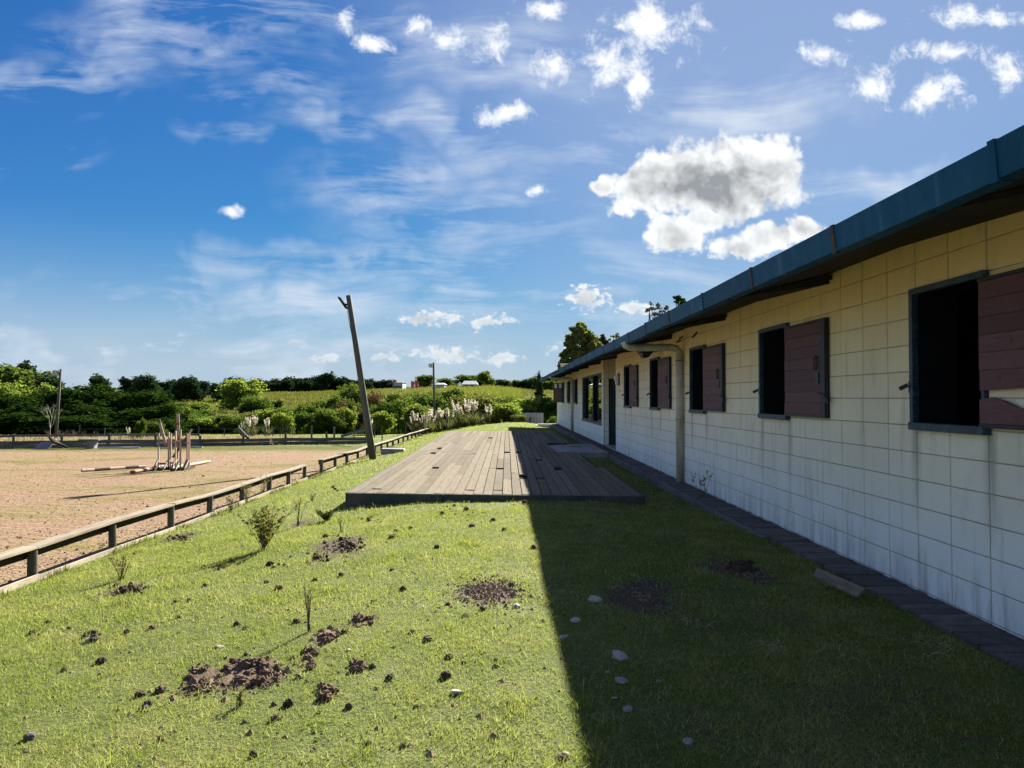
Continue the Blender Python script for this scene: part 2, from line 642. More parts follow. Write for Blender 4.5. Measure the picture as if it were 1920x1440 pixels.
# lawn soil under the blades
m_lawn, g = new_mat('lawn_soil')
p = pos(g)
n1 = g.noise(p, 1.3, 5, 0.6)
n2 = g.noise(p, 9.0, 5, 0.7)
n3 = g.noise(p, 55.0, 4, 0.7)
c = g.mix(g.map(n2, 0.35, 0.65), (0.072, 0.098, 0.020), (0.128, 0.150, 0.036))
c = g.mix(g.map(n1, 0.48, 0.66), c, (0.15, 0.16, 0.055))
c = g.mix(g.map(n3, 0.54, 0.66), c, (0.026, 0.036, 0.012))
bare_ = g.node('ShaderNodeAttribute', attribute_name='bare').outputs['Fac']
c = g.mix(g.map(g.m('ADD', bare_, g.m('MULTIPLY', g.m('SUBTRACT', n2, 0.5), 1.4)), 0.45, 0.75), c, g.mix(n3, (0.050, 0.036, 0.026), (0.120, 0.085, 0.060)))
finish(g, principled(g, c, 0.9, 0, 0.15, bump(g, g.m('ADD', n3, g.m('MULTIPLY', n2, 1.5)), 0.9, 0.03)))

# arena: pale pink-brown sand with thin dry grass
m_arena, g = new_mat('arena_sand')
p = pos(g)
ps = g.mapping(p, scale=(0.45, 1.0, 1.0))
n1 = g.noise(ps, 0.55, 5, 0.62)
n2 = g.noise(ps, 5.5, 5, 0.7)
n3 = g.noise(ps, 26.0, 4, 0.7)
n4 = g.noise(p, 1.8, 4, 0.6)
c = g.mix(g.map(n2, 0.3, 0.7), (0.330, 0.228, 0.150), (0.255, 0.168, 0.105))
c = g.mix(g.map(g.m('ADD', g.m('MULTIPLY', n1, 0.8), g.m('MULTIPLY', n2, 0.2)), 0.46, 0.58), c, (0.265, 0.205, 0.100))
ysep = g.sep(p)[1]
strip = g.map(g.m('ADD', ysep, g.m('MULTIPLY', n4, 3.0)), 30.2, 32.0)
c = g.mix(g.m('MULTIPLY', g.map(g.m('ADD', n1, g.m('MULTIPLY', n2, 0.3)), 0.70, 0.80), 0.6), c, (0.150, 0.135, 0.035))
c = g.mix(strip, c, (0.110, 0.120, 0.020))
c = g.mix(g.map(n3, 0.60, 0.68), c, (0.130, 0.080, 0.050))
hh = g.m('ADD', g.m('MULTIPLY', n2, 1.0), g.m('MULTIPLY', n3, 0.6))
finish(g, principled(g, c, 0.95, 0, 0.1, bump(g, hh, 1.0, 0.16)))

# open hillside
m_field, g = new_mat('hill_grass')
p = pos(g)
n1 = g.noise(g.mapping(p, scale=(0.5, 1, 1)), 0.06, 6, 0.6)
n2 = g.noise(p, 0.9, 5, 0.7)
c = g.mix(g.map(n2, 0.3, 0.7), (0.055, 0.082, 0.014), (0.100, 0.128, 0.026))
c = g.mix(g.map(n1, 0.46, 0.62), c, (0.135, 0.145, 0.034))
finish(g, principled(g, c, 0.95, 0, 0.1, bump(g, n2, 1.0, 0.5)))

lawn = sheet('lawn', is_lawn, m_lawn)
arena = sheet('arena_ground', is_arena, m_arena)
field = sheet('hillside', ~(is_arena | is_lawn), m_field)

# bare or dug-up patches of the lawn (x, y, half width x, half width y)
BARE = []
for px, py, rx, ry in ((915, 1112, 60, 24), (470, 1270, 62, 26), (380, 1282, 34, 26), (640, 1025, 50, 22), (235, 1108, 44, 14),
                       (1390, 1068, 60, 26), (1210, 1120, 70, 40), (560, 985, 22, 10), (330, 1008, 30, 8), (615, 1195, 24, 20), (600, 1048, 16, 8)):
    x, y = gp(px, py)
    BARE.append((x, y, rx * y / FPX, ry * y * y / FPX / 1.45))
N_DUG = len(BARE)
for px, py, rx, ry in ((1270, 1140, 110, 46), (1660, 1310, 220, 60), (1480, 1170, 90, 30), (1330, 1360, 120, 44), (1860, 1400, 140, 60), (1140, 960, 80, 10), (560, 1400, 60, 16), (130, 1190, 40, 10), (760, 1140, 40, 12), (870, 1345, 50, 16)):
    x, y = gp(px, py)
    BARE.append((x, y, rx * y / FPX, ry * y * y / FPX / 1.45))

DECK = ((-2.21, 10.53), (1.934, 10.11), (2.115, 30.4), (-2.16, 30.1))     # front-left, front-right, back-right, back-left
SLAB = (1.34, 2.70, 18.6, 22.0)
PATH_X0, PATH_X1 = 2.70, 3.05


def in_deck(x, y, m=0.0):
    xl = -2.21 + (y - 10.5) / 19.6 * 0.05 - m
    xr = 1.934 + (y - 10.1) / 20.3 * 0.18 + m
    yf = 10.53 - (x + 2.21) / 4.144 * 0.42 - m
    return (x > xl) & (x < xr) & (y > yf) & (y < 30.25 + m)


def bare_amount(x, y):
    b = np.zeros_like(x)
    for i, (bx, by, rx, ry) in enumerate(BARE):
        r = np.sqrt(((x - bx) / rx) ** 2 + ((y - by) / ry) ** 2)
        r = r + 0.35 * np.sin(x * 7 + by) * np.sin(y * 5 + bx)
        b = np.maximum(b, np.clip(1.5 - r, 0, 1) if i < N_DUG else 0.55 * np.clip(1.4 - r, 0, 1) ** 0.7)
    return b


ld = lawn.data
lco = np.empty(len(ld.vertices) * 3, np.float32)
ld.vertices.foreach_get('co', lco)
lco = lco.reshape(-1, 3).astype(float)
la_ = ld.attributes.new('bare', 'FLOAT', 'POINT')
la_.data.foreach_set('value', bare_amount(lco[:, 0], lco[:, 1]).astype(np.float32))

# ------------------------------------------------------------------ grass blades
def blades(n, x0, x1, y0, y1, hgt, wid, lean=0.9):
    x = rng.uniform(x0, x1, n)
    y = rng.uniform(y0, y1, n)
    keep = (np.abs(x - 0.013 * y) < 0.78 * y + 1.2)
    keep &= ~in_deck(x, y, 0.01)
    keep &= ~((x > SLAB[0] - .02) & (x < SLAB[1] + .05) & (y > SLAB[2] - .02) & (y < SLAB[3] + .02))
    keep &= x < PATH_X0 - 0.005 + rng.normal(0, 0.012, n)
    keep &= (x > -4.55) | (y > 33.1)
    # thin and thick places
    f = np.sin(x * 3.1 + 1.7 * np.sin(y * 2.3)) * np.sin(y * 2.7 + 1.9 * np.sin(x * 1.9)) + 0.6 * np.sin(x * 9.3 + y * 5.1) * np.sin(y * 8.7 - x * 4.2)
    keep &= rng.uniform(0, 1, n) < 0.74 + 0.22 * f
    keep &= rng.uniform(0, 1, n) > bare_amount(x, y) * 0.95
    x, y, f = x[keep], y[keep], f[keep]
    n = len(x)
    z = ground(x, y) - 0.004
    h = hgt * rng.lognormal(0, 0.45, n) * (1 + 0.15 * f)
    a = rng.uniform(0, 2 * np.pi, n)
    la = rng.uniform(0, 2 * np.pi, n)
    ln = rng.uniform(0.1, lean, n) * h
    wv = wid * rng.uniform(0.6, 1.3, n)
    dx, dy = np.cos(a) * wv / 2, np.sin(a) * wv / 2
    v = np.empty((n, 3, 3))
    v[:, 0] = np.stack([x - dx, y - dy, z], 1)
    v[:, 1] = np.stack([x + dx, y + dy, z], 1)
    v[:, 2] = np.stack([x + np.cos(la) * ln, y + np.sin(la) * ln, z + h], 1)
    r = np.repeat(np.clip(rng.uniform(0, 1, n) ** 1.2 + 0.04 * f, 0, 1), 3)
    tip = np.tile(np.array([0, 0, 1.0]), n)
    return v.reshape(-1, 3), r, tip


bl = [blades(420000, -4.6, 2.75, 1.6, 5.0, 0.0155, 0.0040, 1.4),
      blades(340000, -4.6, 2.75, 5.0, 9.5, 0.0165, 0.0062, 1.4),
      blades(130000, -4.6, 2.75, 9.5, 17.0, 0.020, 0.010, 1.2),
      blades(60000, -4.6, 2.75, 17.0, 46.0, 0.030, 0.022, 1.1),
      blades(30000, -30, -4.5, 33.0, 46.0, 0.035, 0.035, 1.1)]
tc_ = []
for k in range(260):
    ty_ = float(np.exp(rng.uniform(np.log(2.2), np.log(14))))
    tx_ = float(rng.uniform(-4.5, 2.65))
    n_ = int(rng.integers(40, 110))
    q_ = blades(n_, tx_ - .05, tx_ + .05, ty_ - .06, ty_ + .06, 0.032, 0.0026 + 0.0005 * ty_, 1.6)
    if len(q_[0]):
        tc_.append(q_)
bl += tc_
gv = np.concatenate([b[0] for b in bl])
gr = np.concatenate([b[1] for b in bl])
gt = np.concatenate([b[2] for b in bl])
me = np_mesh('lawn_grass', gv, np.arange(len(gv)).reshape(-1, 3), {'rnd': gr, 'tip': gt})

m_grass, g = new_mat('grass_blades')
at_r = g.node('ShaderNodeAttribute', attribute_name='rnd').outputs['Fac']
at_t = g.node('ShaderNodeAttribute', attribute_name='tip').outputs['Fac']
p = pos(g)
n1 = g.noise(p, 1.1, 5, 0.62)
n2 = g.noise(p, 5.0, 3, 0.6)
c = g.mix(g.m('POWER', at_r, 1.4), (0.092, 0.140, 0.024), (0.300, 0.365, 0.078))
c = g.mix(g.map(g.m('ADD', n1, g.m('MULTIPLY', n2, 0.35)), 0.60, 0.82), c, (0.315, 0.315, 0.110))
c = g.mix(g.map(g.m('ADD', at_r, g.m('MULTIPLY', g.m('SUBTRACT', n2, 0.5), 0.9)), 0.74, 0.80), c, (0.44, 0.41, 0.22))
df = g.node('ShaderNodeBsdfDiffuse')
g.put(df, 0, c)
tr = g.node('ShaderNodeBsdfTranslucent')
g.put(tr, 0, g.mix(0.5, c, (0.31, 0.38, 0.04)))
ms = g.node('ShaderNodeMixShader')
ms.inputs[0].default_value = 0.45
g.l.new(df.outputs[0], ms.inputs[1])
g.l.new(tr.outputs[0], ms.inputs[2])
finish(g, ms.outputs[0])
grass = tag(obj('lawn_grass', me, m_grass), 'short sunlit green grass covering the lawn', 'grass', kind='stuff')
# ------------------------------------------------------------------ materials of the building
m_block, g = new_mat('painted_block')
p = pos(g)
px_, py_, pz_ = g.sep(p)
isl = g.node('ShaderNodeNewGeometry').outputs['Random Per Island']
rr = g.m('FRACT', g.m('ADD', orand(g), isl))
n1 = g.noise(p, 2.2, 5, 0.6)
n2 = g.noise(g.mapping(p, scale=(1, 6.0, 0.8)), 1.3, 6, 0.65)
n3 = g.noise(p, 70.0, 4, 0.7)
c = g.mix(g.map(rr, 0, 1), (0.78, 0.73, 0.54), (0.85, 0.81, 0.63))
# upper courses tinted ochre: warm light bounced under the eave, painted into the colour
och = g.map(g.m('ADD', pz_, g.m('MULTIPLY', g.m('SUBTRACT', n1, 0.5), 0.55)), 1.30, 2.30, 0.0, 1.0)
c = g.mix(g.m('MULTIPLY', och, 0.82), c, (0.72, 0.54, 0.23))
c = g.mix(g.m('MULTIPLY', g.map(pz_, 1.25, 0.35), 0.85), c, (0.83, 0.88, 0.86))  # cooler white low down: blue sky light put into the paint colour
c = g.mix(g.m('MULTIPLY', g.map(n2, 0.54, 0.74), 0.45), c, (0.32, 0.31, 0.24))
# rain streaks under the ends of the window sills
ty_ = g.m('MULTIPLY', g.m('FRACT', g.m('DIVIDE', g.m('SUBTRACT', py_, 4.486), 3.2)), 3.2)
s1_ = g.m('MULTIPLY', g.map(ty_, 0.0, 0.07), g.map(ty_, 0.17, 0.10))
s2_ = g.m('MULTIPLY', g.map(ty_, 0.82, 0.90), g.map(ty_, 1.0, 0.93))
st_ = g.m('MULTIPLY', g.m('ADD', s1_, s2_), g.m('MULTIPLY', g.map(pz_, 1.19, 1.18), g.map(pz_, 0.45, 1.0)))
c = g.mix(g.m('MULTIPLY', st_, g.map(n2, 0.3, 0.6, 0.25, 0.75)), c, (0.30, 0.31, 0.26))
blot = g.noise(p, 0.8, 4, 0.6)
c = g.mix(g.m('MULTIPLY', g.map(blot, 0.45, 0.7), 0.28), c, (0.50, 0.49, 0.42))
# splash stains near the foot and grime
foot = g.m('MULTIPLY', g.map(pz_, 0.34, 0.02), g.map(n2, 0.42, 0.62))
c = g.mix(g.m('MULTIPLY', foot, 0.55), c, (0.30, 0.32, 0.30))
c = g.mix(g.map(n3, 0.66, 0.72), c, (0.25, 0.23, 0.17))
hb_ = g.m('ADD', g.m('MULTIPLY', n3, 0.5), n1)
finish(g, principled(g, c, 0.75, 0, 0.25, bump(g, hb_, 0.6, 0.008)))

m_mortar = mat_noise('mortar', (0.27, 0.25, 0.19), (0.46, 0.43, 0.34), 5, 0.9, 0.1, 0.5, 90, 0)
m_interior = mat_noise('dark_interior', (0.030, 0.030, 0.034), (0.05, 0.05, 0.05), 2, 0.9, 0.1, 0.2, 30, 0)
m_blue, g = new_mat('blue_flashing')
p = pos(g)
n1 = g.noise(g.mapping(p, scale=(3, 3.0, 0.5)), 2.5, 5, 0.6)
n2 = g.noise(p, 24, 4, 0.6)
c = g.mix(g.map(n1, 0.35, 0.7), (0.004, 0.058, 0.125), (0.010, 0.078, 0.148))
c = g.mix(g.m('MULTIPLY', g.map(n1, 0.60, 0.74), 0.30), c, (0.14, 0.20, 0.25))
c = g.mix(g.m('MULTIPLY', g.map(n2, 0.66, 0.74), 0.5), c, (0.06, 0.05, 0.04))
kk = g.map(orand(g), 0, 1, 0.85, 1.15)
c = g.v('MULTIPLY', c, g.combine(kk, kk, kk))
finish(g, principled(g, c, g.map(n2, 0.3, 0.7, 0.5, 0.65), 0.0, 0.14, bump(g, n1, 0.15, 0.01)))
m_rust = mat_noise('rusty_seam', (0.020, 0.018, 0.022), (0.10, 0.055, 0.03), 30, 0.7, 0.3, 0.4, 90, 0.1, cc=(0.18, 0.18, 0.18))
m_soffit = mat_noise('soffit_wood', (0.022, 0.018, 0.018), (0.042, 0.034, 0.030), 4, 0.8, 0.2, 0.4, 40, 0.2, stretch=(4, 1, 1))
m_frame = mat_noise('blue_steel_frame', (0.012, 0.030, 0.055), (0.030, 0.070, 0.100), 9, 0.5, 0.4, 0.2, 80, 0.15, cc=(0.10, 0.15, 0.17))
m_steel = mat_noise('dark_steel', (0.008, 0.009, 0.014), (0.020, 0.020, 0.026), 8, 0.5, 0.4, 0.25, 80, 0.1)
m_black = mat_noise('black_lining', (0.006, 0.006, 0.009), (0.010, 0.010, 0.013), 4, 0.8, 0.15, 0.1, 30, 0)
m_shut, g = new_mat('purple_shutter_paint')
p = pos(g)
n1 = g.noise(g.mapping(p, scale=(1, 1.2, 9)), 6, 5, 0.65)
n2 = g.noise(g.mapping(p, scale=(1, 3, 1.2)), 7, 4, 0.6)
c = g.mix(orand(g), (0.100, 0.040, 0.048), (0.165, 0.078, 0.082))
c = g.mix(g.m('MULTIPLY', g.map(n1, 0.42, 0.7), 0.6), c, (0.055, 0.028, 0.036))
c = g.mix(g.map(n2, 0.64, 0.70), c, (0.05, 0.022, 0.014))
finish(g, principled(g, c, 0.62, 0, 0.3, bump(g, n1, 0.35, 0.006)))
m_pipe, g = new_mat('pvc_pipe')
p = pos(g)
n1 = g.noise(g.mapping(p, scale=(1, 1, 0.35)), 9, 5, 0.65)
n2 = g.noise(p, 60, 4, 0.7)
c = g.mix(g.map(n1, 0.4, 0.66), (0.52, 0.49, 0.38), (0.34, 0.31, 0.21))
c = g.mix(g.map(n2, 0.6, 0.7), c, (0.14, 0.13, 0.10))
finish(g, principled(g, c, 0.55, 0, 0.4, bump(g, n2, 0.15, 0.004)))
m_door = mat_noise('dark_green_door', (0.015, 0.034, 0.034), (0.026, 0.050, 0.048), 5, 0.5, 0.4, 0.15, 50, 0.1)
m_concrete = mat_noise('worn_concrete', (0.22, 0.22, 0.22), (0.33, 0.32, 0.31), 3, 0.9, 0.2, 0.5, 50, 0.08, cc=(0.13, 0.13, 0.12))
m_brick = mat_noise('paving_brick', (0.085, 0.076, 0.074), (0.145, 0.128, 0.122), 9, 0.9, 0.2, 0.5, 80, 0.25, cc=(0.09, 0.085, 0.08))
m_kerb = mat_noise('dirty_kerb', (0.10, 0.10, 0.10), (0.18, 0.175, 0.165), 5, 0.9, 0.2, 0.6, 50, 0.15, cc=(0.06, 0.065, 0.05))
m_roof = mat_noise('roof_sheet', (0.16, 0.17, 0.18), (0.24, 0.25, 0.25), 1.5, 0.5, 0.4, 0.1, 20, 0)
m_white = mat_noise('white_plastic', (0.62, 0.62, 0.58), (0.74, 0.74, 0.70), 8, 0.5, 0.4, 0.1, 60, 0)
m_glass, g = new_mat('window_glass')
fr = g.node('ShaderNodeFresnel')
fr.inputs[0].default_value = 1.55
gl = g.node('ShaderNodeBsdfGlossy')
gl.inputs['Roughness'].default_value = 0.015
gl.inputs['Color'].default_value = (0.9, 0.93, 0.92, 1)
tb = g.node('ShaderNodeBsdfTransparent')
tb.inputs[0].default_value = (0.32, 0.36, 0.36, 1)
mx = g.node('ShaderNodeMixShader')
g.l.new(fr.outputs[0], mx.inputs[0])
g.l.new(tb.outputs[0], mx.inputs[1])
g.l.new(gl.outputs[0], mx.inputs[2])
finish(g, mx.outputs[0])

# ------------------------------------------------------------------ the long block building
WX = 3.05                 # face of the wall
Y0 = 5.386 - 0.4 * 21     # near end, behind the camera
Y1 = 5.386 + 0.4 * 89     # far end
BX1 = 11.0                # back wall
building = empty('stable_building', (WX, 20.0, 0), 0,
                 'long low cream block building with dark window openings and blue roof edge', 'building')
building.matrix_world = Matrix.Identity(4)
building.location = (0, 0, 0)
B = building

NEARW = [(4.586, 5.386), (7.786, 8.586), (10.986, 11.786), (14.186, 14.986), (17.386, 18.186)]
FARW = [(29.786, 30.586), (32.986, 33.786), (36.186, 36.986)]
DOORWAY = (19.786, 22.186)
BIGW = (22.586, 28.186)
OPEN = [(a, b, 1.2, 2.2) for a, b in NEARW + FARW] + [(BIGW[0], BIGW[1], 0.6, 2.2), (DOORWAY[0], DOORWAY[1], -0.1, 2.7)]
OPEN += [(a - 6.4, b - 6.4, 1.2, 2.2) for a, b in NEARW[:1]]
OPEN.sort()


def soffit_z(y):
    """underside of the eave where it meets the wall: it steps up every bay"""
    t = ((y - 6.80) / 3.2) % 1.0
    return 2.475 + 0.095 * t


# mortar core behind the blocks, with the openings left out
mb = MB()
cuts = sorted(set([Y0, Y1] + [v for o in OPEN for v in o[:2]]))
for a, b in zip(cuts[:-1], cuts[1:]):
    hole = [o for o in OPEN if o[0] < (a + b) / 2 < o[1]]
    x0, x1 = WX + 0.007, WX + 0.16
    if not hole:
        mb.box(x0, x1, a, b, -0.25, 2.75)
    else:
        lo, hi = hole[0][2], hole[0][3]
        if lo > 0:
            mb.box(x0, x1, a, b, -0.25, lo)
        if hi < 2.6:
            mb.box(x0, x1, a, b, hi, 2.75)
tag(mb.obj('mortar_core', m_mortar, B), kind='stuff')

# one block: a slab with a narrow chamfer round its face
J = 0.0036
JY = 0.0058
CH = 0.004


def block_geo(y0, y1, z0, z1, dx=0.0):
    y0, y1, z0, z1 = y0 + JY, y1 - JY, z0 + J, z1 - J
    a, b, c_ = WX + dx, WX + CH + dx, WX + 0.03
    fr_ = [(a, y0 + CH, z0 + CH), (a, y0 + CH, z1 - CH), (a, y1 - CH, z1 - CH), (a, y1 - CH, z0 + CH)]
    md = [(b, y0, z0), (b, y0, z1), (b, y1, z1), (b, y1, z0)]
    bk = [(c_, y0, z0), (c_, y0, z1), (c_, y1, z1), (c_, y1, z0)]
    fs = [(0, 1, 2, 3)]
    for k in range(4):
        n_ = (k + 1) % 4
        fs.append((k, 4 + k, 4 + n_, n_))
        fs.append((4 + k, 8 + k, 8 + n_, 4 + n_))
    return fr_ + md + bk, [tuple(reversed(f)) for f in fs]


proto_v, proto_f = block_geo(-0.2, 0.2, -0.1, 0.1)
full = MB().add([(x - WX, y, z) for x, y, z in proto_v], proto_f).mesh('block')
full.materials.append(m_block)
rest = MB()
n_blocks = 0
rnd = random.Random(3)
ncol = int(round((Y1 - Y0) / 0.4))
for ci in sorted(range(ncol), key=lambda i: abs(Y0 + 0.4 * i + 0.2 - 3.4) if Y0 + 0.4 * i > 3.3 else 1000 + i):
    ya = Y0 + 0.4 * ci
    yb = ya + 0.4
    for k in range(-1, 13):
        za, zb = 0.2 * k, 0.2 * k + 0.2
        if any(o[0] < ya + 0.2 < o[1] and o[2] < (za + zb) / 2 < o[3] for o in OPEN):
            continue
        if za > soffit_z(ya + 0.2) + 0.1:
            continue
        if k < 0:
            rest.add(*block_geo(ya, yb, za, zb, 0.0))
            continue
        dx = rnd.uniform(-0.0025, 0.0025)
        if n_blocks < 300 and ya > 3.3:
            o = obj('block', full, None, B, (WX + dx, ya + 0.2, za + 0.1), (0, rnd.uniform(-0.004, 0.004), 0))
            n_blocks += 1
        else:
            rest.add(*block_geo(ya, yb, za, zb, dx))
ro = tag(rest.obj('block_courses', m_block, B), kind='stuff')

# shell: floor, back wall, ends, inner ceiling
mb = MB()
mb.box(WX + 0.16, BX1, Y0 + 0.01, Y1 - 0.01, -0.28, -0.004)
mb.obj('floor_slab', m_concrete, B)
mb = MB()
mb.box(BX1, BX1 + 0.18, Y0, Y1, -0.3, 2.6)
mb.box(WX + 0.165, BX1 - 0.002, Y0, Y0 + 0.18, -0.3, 3.35)
mb.box(WX + 0.165, BX1 - 0.002, Y1 - 0.18, Y1, -0.3, 3.35)
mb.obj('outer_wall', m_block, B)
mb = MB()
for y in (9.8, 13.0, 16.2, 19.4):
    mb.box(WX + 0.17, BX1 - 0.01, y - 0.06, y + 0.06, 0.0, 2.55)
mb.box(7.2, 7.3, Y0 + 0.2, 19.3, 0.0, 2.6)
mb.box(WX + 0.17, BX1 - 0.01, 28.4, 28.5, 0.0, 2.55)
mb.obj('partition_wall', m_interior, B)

# entrance recess
mb = MB()
d0, d1 = DOORWAY
mb.box(4.60, 4.75, d0 - 0.15, d1 + 0.15, 0.0, 2.62)
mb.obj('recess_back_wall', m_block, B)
for nm, y0_, y1_ in (('recess_side_wall', d0 - 0.15, d0), ('recess_side_wall', d1 + 0.15, d1)):
    rs = MB()
    sgn = -1 if y1_ < y0_ else 1
    # courses of blocks on the side faces, the door cut out of the far one
    for k in range(13):
        for j, (xa, xb) in enumerate(((3.05, 3.21), (3.21, 3.61), (3.61, 4.01), (4.01, 4.41), (4.41, 4.6))):
            if sgn < 0 and j in (1, 2) and 0.2 * k < 2.0:
                continue
            ym = y1_ + sgn * 0.004
            rs.box(xa + (J if j else 0.034), xb - J, min(ym, ym - sgn * 0.10), max(ym, ym - sgn * 0.10), 0.2 * k + J, 0.2 * k + 0.2 - J)
    rs.box(3.075, 3.21, min(y1_ - sgn * 0.008, y0_), max(y1_ - sgn * 0.008, y0_), 0, 2.62, 1)
    rs.box(4.01, 4.6, min(y1_ - sgn * 0.008, y0_), max(y1_ - sgn * 0.008, y0_), 0, 2.62, 1)
    rs.box(3.212, 4.008, min(y1_ - sgn * 0.008, y0_), max(y1_ - sgn * 0.008, y0_), 2.0 if sgn < 0 else 0.0, 2.62, 1)
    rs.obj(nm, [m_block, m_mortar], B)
dr = MB().box(3.215, 4.005, d1 + 0.05, d1 + 0.10, 0.01, 1.995).obj('door', m_door, B)
pn = MB()
for z0_, z1_ in ((0.08, 0.62), (0.68, 1.28), (1.34, 1.93)):
    MB().box(3.28, 3.94, d1 + 0.035, d1 + 0.05, z0_, z1_).obj('door_panel', m_door, dr)
MB().tube([(3.90, d1 + 0.05, 1.0), (3.90, d1 - 0.01, 1.0), (3.80, d1 - 0.015, 1.0)], 0.012, 6).obj('door_handle', m_steel, dr)

# ------------------------------------------------------------------ windows with sliding plank shutters
def window(y0, y1, near=True, far_side=False, broken=False, seed=0):
    """opening y0..y1; the shutter stands open on the near side (or on the far side)"""
    rw = random.Random(seed)
    fm = MB()
    xo, xi = WX - 0.045, WX + 0.004
    z0, z1 = 1.17, 2.205
    ya, yb = y0 - 0.03, y1 + 0.015
    fm.box(xo, xi, y1 - 0.03, yb, z0 + 0.055, z1 - 0.045)                  # far jamb
    fm.box(xo + 0.02, xi, y0 + 0.0, y0 + 0.03, z0 + 0.055, z1 - 0.045)     # near jamb
    fm.box(xo, xi, ya, yb, z1 - 0.045, z1)                                  # head
    fm.box(xo - 0.012, xi, ya, yb, z0, z0 + 0.055)                          # sill
    fo = bevel(fm.obj('window_frame', m_frame, B), 0.003)
    # dark lining of the opening
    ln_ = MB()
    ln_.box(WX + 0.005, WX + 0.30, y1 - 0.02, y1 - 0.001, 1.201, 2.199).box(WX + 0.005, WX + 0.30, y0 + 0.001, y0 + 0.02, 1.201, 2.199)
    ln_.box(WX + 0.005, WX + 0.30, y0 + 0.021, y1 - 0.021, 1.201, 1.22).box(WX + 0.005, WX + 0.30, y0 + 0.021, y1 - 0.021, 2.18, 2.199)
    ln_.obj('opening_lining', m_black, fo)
    cat = MB()
    cat.bar((xo, y1 + 0.03, 1.50), (xo - 0.05, y1 + 0.055, 1.47), 0.018, 0.03)
    cat.bar((xo + 0.01, y1 + 0.02, 1.53), (xo + 0.01, y1 + 0.02, 1.44), 0.014, 0.016)
    cat.obj('catch', m_steel, fo)
    # shutter
    s0, s1 = (y1 + 0.01, y1 + 0.70) if far_side else (y0 - 0.975, y0 + 0.015)
    xs = WX - 0.030
    zt, zb = 2.155, 1.215
    sm = MB()
    bw = 0.105 if not far_side else 0.05
    sm.box(xs - 0.022, xs + 0.022, s0, s0 + bw, zb, zt)                     # upright
    sm.box(xs - 0.020, xs + 0.020, s0 + bw, s1, zt - 0.022, zt)             # top bar
    sm.box(xs - 0.020, xs + 0.020, s0 + bw, s1, zb, zb + 0.026)             # bottom bar
    sh = sm.obj('shutter', m_steel, B)
    n = 8
    pa, pb = zb + 0.027, zt - 0.023
    hh_ = (pb - pa) / n
    for k in range(n):
        za, zc = pa + k * hh_ + 0.0015, pa + (k + 1) * hh_ - 0.0015
        if broken and k in (1,):
            continue
        off = rw.uniform(-0.003, 0.003)
        if broken and k == 0:
            pl_ = MB()
            ys = np.linspace(s0 + bw + 0.002, s1, 9)
            top = [zc + 0.02 + 0.035 * math.sin(i * 1.1) for i in range(9)]
            vs, fs = [], []
            for i, y in enumerate(ys):
                vs += [(xs - 0.014, y, za), (xs + 0.014, y, za), (xs + 0.014, y, top[i]), (xs - 0.014, y, top[i])]
            for i in range(8):
                for q in range(4):
                    fs.append((4 * i + q, 4 * i + (q + 1) % 4, 4 * i + 4 + (q + 1) % 4, 4 * i + 4 + q))
            fs += [(3, 2, 1, 0), (32, 33, 34, 35)]
            tag(pl_.add(vs, fs).obj('plank', [m_shut], sh), 'splintered remains of the lowest plank')
            continue
        yq = s1 + rw.uniform(-0.004, 0.002)
        if broken and k == 2:
            MB().hexa([(xs - 0.014 + off, s0 + bw + .002, za + 0.012), (xs + 0.014 + off, s0 + bw + .002, za + 0.012), (xs + 0.014 + off, yq, za - 0.018), (xs - 0.014 + off, yq, za - 0.018),
                       (xs - 0.014 + off, s0 + bw + .002, zc), (xs + 0.014 + off, s0 + bw + .002, zc), (xs + 0.014 + off, yq, zc), (xs - 0.014 + off, yq, zc)]).obj('plank', m_shut, sh)
        else:
            MB().box(xs - 0.014 + off, xs + 0.014 + off, s0 + bw + 0.002, yq, za, zc).obj('plank', m_shut, sh)
    # ring handle, hasp and hook
    yh = s0 + bw + 0.07
    ring = [(xs - 0.032, yh + 0.035 * math.cos(t), 1.74 + 0.07 * math.sin(t)) for t in [2 * math.pi * i / 14 for i in range(15)]]
    MB().tube(ring, 0.006, 6, cap=False).obj('ring_handle', m_steel, sh)
    MB().box(xs - 0.030, xs - 0.020, yh - 0.05, yh + 0.01, 1.60, 1.645).box(xs - 0.030, xs - 0.020, yh - 0.05, yh + 0.01, 1.545, 1.59).obj('hasp', m_frame, sh)
    hk = MB()
    hk.bar((xs - 0.03, s0 + bw + 0.03, 1.44), (xs - 0.035, s0 - 0.02, 1.42), 0.016, 0.03)
    hk.bar((xs - 0.035, s0 - 0.01, 1.43), (xs - 0.02, s0 - 0.07, 1.36), 0.018, 0.03)
    hk.obj('hook', m_steel, sh)


for i, (a, b) in enumerate(NEARW):
    window(a, b, broken=(i == 0), seed=i)
window(NEARW[0][0] - 6.4, NEARW[0][1] - 6.4, seed=21)
window(*FARW[0], far_side=True, seed=11)
window(*FARW[1], far_side=True, seed=12)
# last window: its shutter stands out from the wall, two panes in its top
a, b = FARW[2]
fm = MB()
fm.box(WX - 0.045, WX + 0.12, b - 0.03, b + 0.015, 1.225, 2.16).box(WX - 0.045, WX + 0.12, a - 0.015, a + 0.03, 1.225, 2.16)
fm.box(WX - 0.045, WX + 0.12, a - 0.03, b + 0.015, 2.16, 2.205).box(WX - 0.05, WX + 0.12, a - 0.03, b + 0.015, 1.17, 1.225)
fm.obj('window_frame', m_frame, B)
ang = R(34)
dxh, dyh = -math.cos(ang), math.sin(ang)


def sp(t, z, o=0.0):
    return (WX - 0.03 + dxh * t + dyh * o, b + 0.03 + dyh * t - dxh * o, z)


